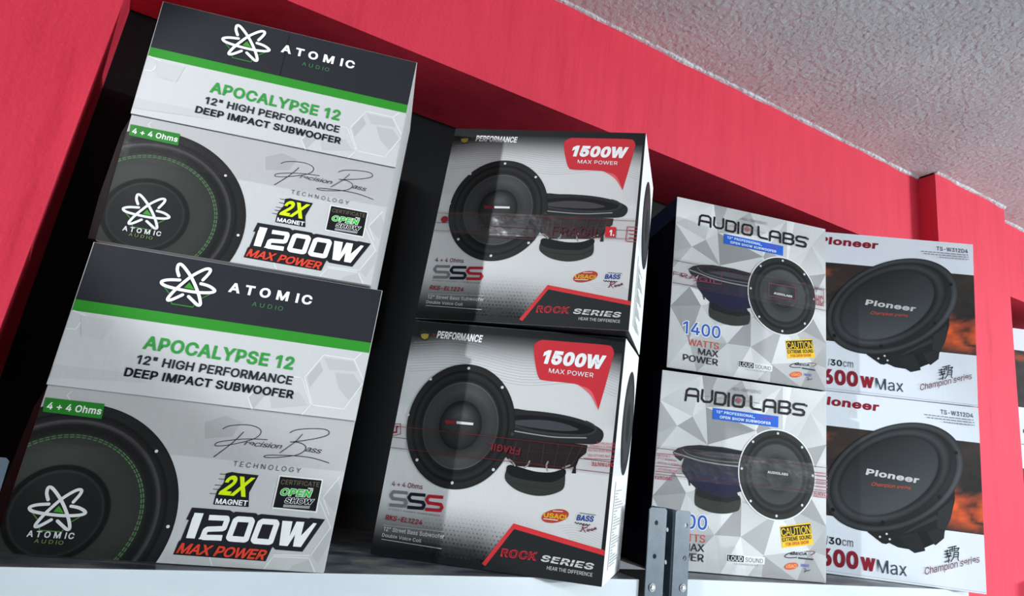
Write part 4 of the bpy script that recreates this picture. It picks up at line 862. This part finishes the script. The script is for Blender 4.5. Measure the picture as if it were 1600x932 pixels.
    for i in range(11): k.poly([M5((912 + i * 12.5, 264 + i * 2 + (i % 2) * 8)), M5((924 + i * 12.5, 265 + i * 2 + (i % 2) * 8)), M5((920 + i * 12.5, 275 + i * 2 + (i % 2) * 8)), M5((908 + i * 12.5, 274 + i * 2 + (i % 2) * 8))], g(60))
    for q in (((985, 290), (970, 340), (955, 348)), ((985, 295), (1020, 292), (1018, 312), (985, 322), (1005, 358)), ((1030, 330), (1018, 342), (1034, 346), (1044, 328)), ((1070, 325), (1054, 332), (1058, 342), (1076, 336)), ((1078, 334), (1100, 320), (1090, 316), (1082, 328), (1100, 328))): k.stroke(smooth(M5(*q), 4), mm(M5, 7), lin((120, 40, 66)))
    k.build('contest_logos', r)
    # printed packing tape across the middle, folded on to the right side
    ht = H_ * 0.115; tb, tt = hc - ht * 0.48, hc + ht * 0.52
    sd = [F.P(W_, tb, 0.0).lerp(F.P(W_, tb, 0.0) + off, 0.45) + sn * 0.001, F.P(W_, tt, 0.0).lerp(F.P(W_, tt, 0.0) + off, 0.45) + sn * 0.001]
    tp = tape_strip(F, r, [(0.0005, tb), (W_ + 0.0005, tb), (W_ + 0.0005, tt), (0.0005, tt)], 0.0020, side=sd)
    k = Ink(F, 0.0022); pr = lin((178, 66, 76))
    k.stroke([(0.001, tt - 0.004), (W_ - 0.001, tt - 0.004)], 0.0006, lin((120, 40, 48)), caps=False); k.stroke([(0.001, tb + 0.004), (W_ - 0.001, tb + 0.004)], 0.0006, lin((120, 40, 48)), caps=False)
    if low:
        k.text('IMPORTANTE', M3((1118, 574)), M3((845, 558)), M3((845, 592)), pr, 0.03)
        k.stroke(M3((780, 528), (1050, 545)), mm(M3, 5), pr)
        for a, b, s_ in (((1048, 505), (815, 492), 'ES UN SELLO DE'), ((1048, 462), (815, 448), 'SI VIOLADA FAVOR'), ((1048, 425), (830, 412), 'REGRESE A LA EMPRESA'), ((1048, 398), (890, 388), 'IMPORTANTE')):
            k.text(s_, M3(a), M3(b), M3((b[0], b[1] + 20)), pr, 0.01)
        k.stroke(M2((88, 440), (142, 438), (142, 500), (90, 512)), mm(M2, 4), lin((130, 30, 44))); k.stroke(M2((95, 490), (118, 490), (118, 455), (130, 455)), mm(M2, 9), lin((130, 30, 44)), caps=False)
        k.text('FRAGIL', M2((870, 585)), M2((680, 552)), M2((672, 596)), lin((112, 34, 42)), 0.04)
    else:
        k.poly(M7((1040, 506), (1106, 511), (1101, 576), (1034, 571)), lin((196, 40, 50))); k.text('1.', M7((1062, 565)), M7((1094, 567)), M7((1062, 528)), g(235), 0.05)
        k.stroke(M7((1176, 508), (1252, 512), (1248, 606), (1164, 598)), mm(M7, 4), pr, True)
        for q in range(3): k.stroke(M7((1186, 530 + q * 24), (1248, 534 + q * 24)), mm(M7, 5), pr)
        k.text('FRAGIL', M7((700, 560)), M7((1010, 575)), M7((700, 505)), lin((84, 30, 38)), 0.0); k.circ(M7((22, 462)), 0.006, lin((150, 40, 52)))
        k.stroke(M7((250, 500), (590, 520), (586, 590), (250, 566)), mm(M7, 4), lin((92, 60, 66)), True)
    k.build('tape_lettering', r, parent=tp)
    return r
rock('mi_l', 'carton with red speech-bubble badge standing on the shelf, its corner over the edge')
rock('mi_u', 'carton with red speech-bubble badge stacked on top of its twin, below the beam')

# ------------------------------------------------------------------ grey facet cartons (two, stacked)
L1, L2, L4, L3 = View('al_l', 1060, 600, 6.957), View('al_l', 1020, 660, 5.482), View('al_l', 1120, 800, 7.767), View('al_u', 1030, 480, 7.767)
L7 = View('al_u', 1020, 300, 3.107)
def labs(name, label):
    F = FACES[name]; W_, H_ = F.W, F.H; low = name == 'al_l'
    back = std_back(F)
    r = root_for('subwoofer_carton', F, back, label, 'box', 'grey-facet cartons')
    k = Ink(F, 0.0004); rng = random.Random(11)
    pts = []
    nx, ny = 6, 6
    for i in range(nx + 1):
        for j in range(ny + 1):
            jx = 0 if i in (0, nx) else rng.uniform(-.42, .42); jy = 0 if j in (0, ny) else rng.uniform(-.42, .42)
            pts.append(Vector(((i + jx) / nx * W_, (j + jy) / ny * H_)))
    _, _, fc, *_ = geometry.delaunay_2d_cdt(pts, [], [], 0, 1e-6)
    for f in fc:
        v = rng.choice((156, 170, 186, 198, 205, 212, 218)) + rng.uniform(-5, 5)
        q = [tuple(pts[i]) for i in f]
        k.layer() if False else None
        k.add(q, [lin((v - 2 + rng.uniform(-6, 6),) * 3) if False else g(v + rng.uniform(-9, 9)) for _ in q], 1)
    hc = H_ * (0.53 if not low else 0.505)
    k.stroke([(0.001, hc), (W_ - 0.001, hc)], 0.0011, g(60), caps=False)
    nv = lin((14, 18, 38))
    k.build('carton', r, lambda bm, cl, o: solid_box(bm, cl, o, F, back, nv, cols=[g(205), nv, nv, lin((150, 152, 156)), nv, nv]), INK)
    bk = lin((26, 26, 30))
    k = Ink(F, 0.0008); w = mm(L1, 24)
    for ps, cl_ in ((((75, 180), (90, 75), (115, 55), (190, 62), (215, 85), (212, 192)), 0), (((85, 125), (212, 140)), 0), (((262, 70), (252, 165), (278, 195), (338, 201), (362, 180), (368, 80)), 0),
                    (((405, 95), (490, 105), (515, 130), (505, 212), (480, 230), (395, 218)), 1), (((548, 108), (542, 242)), 0), (((615, 125), (690, 132), (714, 155), (708, 230), (688, 254), (612, 246), (590, 222), (597, 147)), 1),
                    (((788, 140), (788, 250), (812, 273), (890, 284)), 0), (((922, 300), (930, 200), (955, 178), (1028, 185), (1050, 210), (1048, 312)), 0), (((930, 245), (1050, 260)), 0),
                    (((1095, 190), (1180, 198), (1208, 215), (1204, 248), (1188, 262), (1090, 254)), 0), (((1188, 262), (1212, 285), (1208, 310), (1180, 328), (1085, 315), (1095, 190)), 0),
                    (((1365, 228), (1270, 218), (1246, 238), (1250, 266), (1275, 278), (1343, 287), (1362, 308), (1355, 338), (1330, 343), (1245, 330)), 0)):
        k.stroke(L1(*ps), w, bk, bool(cl_))
    k.circ(L1((1385, 240)), mm(L1, 14), g(70), 14)
    k.stroke(L1((50, 106), (610, 178), (620, 165), (630, 200), (640, 150), (652, 220), (663, 155), (674, 205), (684, 178), (880, 215)), mm(L1, 3), lin((130, 96, 104)))
    for q in ((626, 168, 200), (640, 152, 210), (652, 148, 222), (664, 158, 210), (678, 172, 200)): k.stroke(L1((q[0], q[1]), (q[0] - 2, q[2])), mm(L1, 6), lin((176, 70, 76)))
    k.text('ADL-SW12DVC', L1((578, 72)), L1((893, 110)), L1((583, 40)), g(110), -0.008, 1.0, 0.08)
    k.build('brand_lettering', r)
    k = Ink(F, 0.0008)
    k.poly(L1((372, 262), (1086, 356), (1082, 478), (368, 384)), lin((36, 96, 200)))
    k.text('12" PROFESSIONAL,', L1((410, 318)), L1((828, 374)), L1((414, 288)), lin((214, 228, 246)), 0.04, 1.02); k.text('LOUD', L1((862, 378)), L1((1018, 399)), L1((864, 348)), lin((130, 70, 160)), 0.04)
    k.text('OPEN SHOW SUBWOOFER', L1((445, 376)), L1((1000, 448)), L1((449, 346)), lin((224, 234, 246)), 0.04, 1.02)
    k.build('blue_label', r)
    # side view of the loudspeaker
    k = Ink(F, 0.0008)
    k.poly(L2((245, 375), (270, 300), (400, 340), (560, 370), (760, 392), (770, 590), (720, 605), (735, 640), (600, 662), (480, 642), (385, 582), (310, 512), (250, 425)), lin((30, 28, 48)))
    k.poly(L2((300, 400), (520, 440), (740, 450), (745, 560), (600, 620), (480, 600), (380, 530)), lin((24, 24, 56)))
    k.poly(smooth(L2((360, 610), (380, 565), (520, 640), (640, 662), (745, 640), (742, 740), (700, 770), (600, 786), (480, 770), (380, 725), (357, 690)), 4, True), lin((50, 52, 48)))
    k.poly(L2((362, 612), (382, 562), (520, 630), (640, 650), (742, 630), (742, 665), (640, 692), (500, 672), (390, 640)), lin((22, 22, 26)))
    k.poly(L2((172, 268), (172, 255), (215, 222), (290, 203), (400, 196), (600, 215), (780, 250), (760, 395), (560, 372), (400, 338), (270, 302), (235, 335), (190, 300)), lin((34, 34, 37)))
    k.poly(smooth(L2((275, 245), (330, 222), (500, 220), (700, 248), (780, 272), (765, 332), (600, 322), (450, 298), (320, 270)), 4, True), lin((20, 20, 22)))
    k.poly(L2((350, 265), (500, 252), (780, 282), (770, 325), (600, 310), (450, 290)), lin((66, 64, 72)))
    k.stroke(smooth(L2((180, 262), (270, 290), (400, 330), (560, 360), (765, 384))), mm(L2, 10), lin((148, 148, 152))); k.stroke(smooth(L2((255, 235), (300, 275), (420, 310), (600, 338), (765, 350))), mm(L2, 7), lin((110, 110, 114)))
    k.poly(L2((312, 500), (320, 545), (310, 545), (300, 490)), bk)
    k.build('basket_picture', r)
    k = Ink(F, 0.0012); D = lambda v: lin((v * 0.82, v * 0.86, v * 0.84))
    c = L2((1063, 446)); R = math.hypot(*(a - b for a, b in zip(L2((1381, 446)), c))); Ry = math.hypot(*(a - b for a, b in zip(L2((1066, 72)), c)))
    k.ell(c, ((R * 1.03, 0), (0, Ry * 1.03)), g(225), 72)
    sp = lambda rr, a: 1 + (0.45 * max(0, math.cos(a - 1.4)) ** 3 if 0.4 < rr < 0.7 else 0) + (1.3 * max(0, math.cos(a - 1.6)) ** 2 if 0.04 < rr < 0.29 else 0)
    k.rings(c, ((R, 0), (0, Ry)), [(0, D(48)), (0.2, D(50)), (0.29, D(40)), (0.33, D(22)), (0.345, D(56)), (0.36, D(40)), (0.5, D(66)), (0.66, D(72)), (0.685, D(40)), (0.72, D(28)), (0.76, D(44)), (0.79, D(58)), (0.82, D(24)), (0.87, D(16)), (0.89, D(30)), (0.9, D(44)), (0.985, D(44)), (1, D(30))], sp, 90)
    for q in ((1068, 97), (1275, 216), (1367, 459), (1275, 712), (1056, 804), (835, 676), (758, 398), (855, 168)): k.circ(L2(q), 0.0024, g(205), 12)
    k.text('AUDIOLABS', L2((978, 438)), L2((1155, 460)), L2((981, 417)), g(225), 0.04)
    k.build('speaker_picture', r)
    k = Ink(F, 0.0008)
    bl = lin((52, 96, 186)); b1 = (L3((283, 318)), L3((738, 388)), L3((290, 168)))
    k.text('1400', *b1, g(238), 0.02, 0.98, 0, 0.05); k.text('1400', *b1, bl, 0.02, 0.98)
    k.text('WATTS', L3((348, 462)), L3((722, 518)), L3((352, 383)), lin((214, 84, 66)), 0.0, 0.95)
    k.text('MAX', L3((470, 578)), L3((715, 613)), L3((474, 500)), lin((46, 50, 58)), 0.012, 0.96); k.text('POWER', L3((284, 650)), L3((710, 716)), L3((290, 570)), lin((46, 50, 58)), 0.014, 0.96)
    k.build('power_lettering', r)
    k = Ink(F, 0.0008)
    k.poly(L4((112, 513), (582, 553), (575, 642), (105, 605)), g(232)); k.poly(L4((122, 522), (326, 539), (321, 614), (118, 598)), lin((34, 36, 44)))
    k.text('LOUD', L4((134, 592)), L4((310, 604)), L4((138, 534)), g(232), 0.02); k.text('SOUND', L4((342, 608)), L4((556, 626)), L4((346, 556)), lin((50, 54, 64)), 0.0)
    k.text('TECHNOLOGY', L4((200, 640)), L4((500, 664)), L4((202, 624)), g(120), 0.0, 1.3)
    k.build('sound_label', r)
    k = Ink(F, 0.0008); ye = lin((238, 196, 50))
    k.poly(L4((762, 180), (1130, 130), (1172, 400), (790, 440)), ye); k.poly(L4((770, 192), (1131, 148), (1143, 264), (782, 306)), lin((40, 36, 22)))
    k.text('CAUTION', L4((784, 298)), L4((1138, 258)), L4((772, 206)), ye, 0.006, 0.9)
    k.text('EXTREME SOUND', L4((792, 368)), L4((1146, 330)), L4((786, 316)), lin((40, 36, 26)), 0.04, 0.95); k.text('FOR OPEN SHOW', L4((834, 418)), L4((1116, 388)), L4((830, 376)), lin((214, 96, 40)), 0.03, 0.95)
    k.build('caution_label', r)
    k = Ink(F, 0.0008); dk = lin((52, 60, 76))
    k.text('MECA', L4((884, 526)), L4((1090, 530)), L4((890, 492)), dk, 0.05, 1.0, 0.4)
    k.stroke(smooth(L4((940, 488), (860, 512), (820, 545), (870, 560), (965, 556))), mm(L4, 9), dk); k.stroke(smooth(L4((1080, 482), (1160, 482), (1186, 496), (1140, 528))), mm(L4, 8), lin((130, 62, 74))); k.stroke(L4((990, 562), (1160, 580)), mm(L4, 16), dk)
    c1 = L4((900, 662)); e1 = L4((982, 650)); e2 = L4((900, 620))
    k.ell(c1, ((e1[0] - c1[0], e2[0] - c1[0]), (e1[1] - c1[1], e2[1] - c1[1])), lin((216, 96, 58))); k.text('USACi', L4((838, 682)), L4((965, 680)), L4((838, 640)), lin((244, 186, 120)), 0.02)
    k.text('BASS', L4((1018, 668)), L4((1112, 676)), L4((1024, 632)), lin((110, 112, 190)), 0.04, 1, 0.15); k.stroke(smooth(L4((1052, 690), (1075, 695), (1060, 735), (1085, 712), (1095, 722), (1128, 704))), mm(L4, 6), lin((100, 80, 110)))
    k.build('contest_logos', r)
    # packing tape
    ht = H_ * 0.16; tb, tt = hc - ht * 0.42, hc + ht * 0.58
    nl = F.C[3] - F.C[2]; 
    tp = tape_strip(F, r, [(0.0005, tb), (W_, tb), (W_, tt), (0.0005, tt)], 0.0020)
    k = Ink(F, 0.0022); pr = lin((170, 74, 92))
    for z in (tt - 0.005, tb + 0.005): k.stroke([(0.001, z), (W_ - 0.001, z)], 0.0007, lin((96, 40, 56)), caps=False)
    if low:
        for y in (270, 380, 425): k.stroke(L2((22, y - 4), (250, y + 18)), mm(L2, 5), pr)
        k.text('IMPORTANTE', L2((158, 470)), L2((-60, 448)), L2((-60, 480)), pr, 0.03)
        for a, b, s_ in (((140, 287), (40, 275), 'FAVOR'), ((198, 322), (36, 300), 'REGRESE A LA'), ((232, 360), (34, 338), 'EMPRESA SI VIOLADA'), ((198, 412), (40, 392), 'ES UN SELLO')): k.text(s_, L2(a), L2(b), L2((b[0], b[1] + 17)), pr, 0.01)
        for y in (428, 575, 635): k.stroke(L2((1372, y), (1490, y + 14)), mm(L2, 5), pr)
        k.text('IMPORTANTE', L2((1575, 612)), L2((1364, 598)), L2((1364, 630)), pr, 0.03)
        for y in (455, 490, 520, 548): k.stroke(L2((1392, y), (1482, y + 10)), mm(L2, 9), lin((176, 110, 122)))
    else:
        k.text('FRAGIL', L7((92, 408)), L7((318, 452)), L7((92, 386)), lin((140, 60, 76)), 0.0)
        for q in (((330, 400), (330, 450), (200, 432)), ((560, 445), (690, 468), (690, 530), (560, 505), (560, 445)), ((780, 470), (825, 478), (825, 555), (780, 545), (780, 470))): k.stroke(L7(*q), mm(L7, 3), lin((130, 60, 78)))
        k.text('HC', L7((788, 545)), L7((822, 552)), L7((788, 500)), pr, 0.03)
    k.build('tape_lettering', r, parent=tp)
    return r
labs('al_l', 'grey faceted carton with yellow caution label standing on the shelf behind the steel post')
labs('al_u', 'grey faceted carton with yellow caution label stacked on top, showing its full blue 1400')

# ------------------------------------------------------------------ white cartons with flame band
P5, P6 = View('pi_l', 1280, 610, 5.179), View('pi_l', 1280, 770, 5.714)
PX = View('pi_l', 0, 0, 1.0); KV = View('pi_l', 1450, 820, 8.32)
def pioneer(name, label, group):
    F = FACES[name]; W_, H_ = F.W, F.H
    back = std_back(F)
    r = root_for('subwoofer_carton', F, back, label, 'box', group)
    wh = lin((234, 238, 246))
    k = Ink(F, 0.0004)
    quad_panel(k, 0, W_, 0, H_, lambda s, t: wh, 4, 4)
    t1, t0 = P5((1300, 429))[1], P6((1400, 372))[1]
    fr = lambda s, t: None
    def flame(s, t):
        q = Vector((s * 16, t * 34, 4.3)); n = 0.62 * noise.fractal(q + Vector((noise.noise(q * 0.7), noise.noise(q * 0.9 + Vector((5, 1, 2))), 0)) * 0.9, 0.8, 2.1, 4)
        u, v = s / W_, (t - t0) / (t1 - t0)
        m = max(0, min(1, (u - 0.70) / 0.06)) * max(0, 1 - abs(v - 0.27) / 0.33) * 1.15 + max(0, 1 - u / 0.3) * max(0, 1 - abs(v - 0.9) / 0.22) * 0.62
        h = max(0, min(1, (n * 0.9 + 0.62) * m - 0.18))
        base = mixc(lin((34, 29, 28)), lin((62, 49, 43)), max(0, min(1, n + 0.45)))
        return mixc(base, lin((236, 96, 42)), min(1, h * 2.0))
    quad_panel(k, 0, W_, t0, t1, flame, 48, 34)
    k.stroke([(0.001, 0.006), (W_ - 0.001, 0.0035)], 0.0006, lin((150, 154, 168)), caps=False)
    k.build('carton', r, lambda bm, cl, o: solid_box(bm, cl, o, F, back, wh), INK)
    k = Ink(F, 0.0008); dr = lin((146, 26, 46))
    k.text('Pioneer', P5((-28, 108)), P5((478, 173)), P5((-18, 42)), dr, 0.05, 1.0, 0.12)
    if name[:2] == 'pi': k.build('brand_lettering', r)
    k = Ink(F, 0.0008); gy = lin((84, 90, 104))
    k.text('TS-W312D4', P5((980, 193)), P5((1245, 226)), P5((985, 158)), gy, 0.02, 1.05)
    for a, b in (((848, 198), (1245, 244)), ((868, 221), (1248, 265)), ((1000, 258), (1248, 286))):
        a, b = P5(a, b); rng = random.Random(4); x = 0.0
        while x < 1: 
            e = min(1, x + rng.uniform(0.05, 0.12)); k.stroke([tuple(a[i] + (b[i] - a[i]) * q for i in (0, 1)) for q in (x, e)], mm(P5, 7), lin((130, 136, 150)), caps=False); x = e + 0.018
    k.build('model_lettering', r)
    # loudspeaker picture
    k = Ink(F, 0.0008); D = lambda v: lin((v * 0.86, v * 0.89, v * 0.93))
    k.poly(P6((430, 355), (560, 455), (595, 462), (622, 450), (700, 490), (800, 508), (850, 542), (945, 522), (938, 495), (1020, 460), (1037, 472), (1112, 410), (1118, 350), (1170, 240), (1210, 60), (1200, -100), (900, 0), (400, 200)), D(30))
    k.poly(P6((710, 390), (880, 360), (945, 520), (850, 542), (805, 510)), D(38)); k.poly(P6((960, 350), (1060, 320), (1110, 350), (1112, 408), (1037, 472), (1020, 455)), D(42)); k.poly(P6((880, 360), (960, 345), (1015, 455), (940, 495)), D(22))
    k.poly(P6((1060, 170), (1195, 60), (1170, 240), (1118, 345), (1050, 310)), D(50)); k.poly(P6((740, 370), (1040, 200), (1065, 235), (800, 352)), D(56))
    for q in ((540, 396), (628, 418), (600, 370)): k.circ(P6(q), 0.0022, g(205), 12)
    def ellpx(cx, cy, S, f=1.0):
        sxx, sxy, syy = S; a = math.sqrt(sxx); b = sxy / a; c_ = math.sqrt(max(1e-6, syy - b * b))
        c0 = PX((cx, cy)); ex = PX((cx + a, cy + b)); ey = PX((cx, cy + c_))
        return c0, ((ex[0] - c0[0], ey[0] - c0[0]), (ex[1] - c0[1], ey[1] - c0[1]))
    co_, Lo = ellpx(1396, 745, (11900, -2500, 7500))
    k.ell(co_, Lo, D(44), 80)
    lit = lambda rr, a: 1 + 0.9 * max(0, math.cos(a - 0.35)) ** 6 + 0.35 * max(0, math.cos(a - 4.6)) ** 3
    k.rings(co_, Lo, [(0, D(40)), (0.86, D(32)), (0.895, D(30)), (0.91, D(52)), (0.95, D(70)), (0.985, D(52)), (1.0, D(34))], lit, 96)
    cm, Lm = ellpx(1391, 743, (9000, -2150, 5700))
    sur = lambda rr, a: 1 + 0.5 * max(0, math.cos(a - 2.4)) ** 2 + 0.3 * max(0, math.cos(a - 5.2)) ** 2
    k.rings(cm, Lm, [(0, D(30)), (0.80, D(24)), (0.84, D(40)), (0.90, D(64)), (0.95, D(50)), (1.0, D(26))], sur, 96)
    cc, Lc = ellpx(1389, 743, (5950, -1600, 3950))
    con = lambda rr, a: 1 + 0.62 * rr * math.sin(a + 0.25) 
    k.rings(cc, Lc, [(0, D(64)), (0.5, D(66)), (0.95, D(66)), (0.99, D(56)), (1.0, D(40))], con, 72)
    for px in ((1493, 708), (1467, 777), (1379, 817), (1301, 797)): k.circ(PX(px), 0.0042, g(14), 14)
    pic = k.build('speaker_picture', r)
    k = Ink(F, 0.0012)
    k.text('Pioneer', P5((372, 684)), P5((798, 756)), P5((380, 634)), g(206), 0.05, 1.0, 0.22)
    k.text('Champion series', P5((415, 772)), P5((735, 806)), P5((418, 744)), lin((206, 84, 58)), 0.0, 0.92, 0.42)
    k.build('cone_lettering', r, parent=pic)
    k = Ink(F, 0.0008)
    k.text('/', P6((62, 456)), P6((78, 458)), P6((64, 390)), lin((34, 36, 48)), 0.0); k.text('30', P6((84, 460)), P6((196, 474)), P6((87, 396)), lin((34, 36, 48)), 0.035); k.text('cm', P6((206, 474)), P6((302, 488)), P6((210, 402)), gy, -0.004)
    k.text('1600', P6((-82, 637)), P6((350, 690)), P6((-78, 480)), dr, 0.06, 0.95); k.text('w', P6((368, 692)), P6((502, 710)), P6((372, 540)), dr, 0.06)
    k.text('Max', P6((514, 714)), P6((782, 748)), P6((520, 598)), lin((66, 72, 90)), -0.004)
    k.build('power_lettering', r)
    k = Ink(F, 0.0008)
    for q, w_ in ((((262, 305), (362, 281)), 13), (((284, 326), (278, 352)), 11), (((284, 326), (400, 306), (384, 338)), 12), (((280, 350), (386, 338)), 10), (((312, 298), (310, 345)), 10), (((342, 292), (340, 340)), 10),
                  (((216, 352), (262, 340)), 12), (((246, 330), (240, 392)), 11), (((208, 388), (290, 366)), 10), (((252, 378), (290, 370), (283, 402), (244, 410), (252, 378)), 10), (((216, 430), (296, 408)), 11), (((268, 400), (260, 492)), 12), (((210, 492), (276, 462)), 10),
                  (((334, 364), (324, 430), (290, 482)), 12), (((334, 364), (388, 358), (380, 450), (390, 468)), 13), (((332, 394), (380, 388)), 9), (((326, 424), (378, 416)), 9)):
        k.stroke(KV(*q), mm(KV, w_), lin((26, 28, 40)))
    k.text('Champion series', P6((936, 735)), P6((1425, 622)), P6((948, 668)), lin((112, 44, 62)), -0.002, 0.95, 0.38)
    k.build('series_lettering', r)
    return r
pioneer('pi_l', 'white carton with flame band standing on the shelf against the red pillar', 'white flame-band cartons')
pioneer('pi_u', 'white carton with flame band stacked on top, beside the upper faceted carton', 'white flame-band cartons')
pioneer('pf_l', 'white carton half hidden behind the red pillar, lower of the two beyond it', 'white cartons beyond the pillar')
pioneer('pf_u', 'white carton half hidden behind the red pillar, upper of the two beyond it', 'white cartons beyond the pillar')
rk3 = empty('steel_shelving_rack', (2.68, 0.0, ZB - 0.3))
tag(rk3, 'steel rack beyond the red pillar under the half hidden white cartons', 'shelf', 'steel racks along the wall')
shelf(rk3, 2.285, 3.1, -0.20, -0.20, 0.17, ZB)
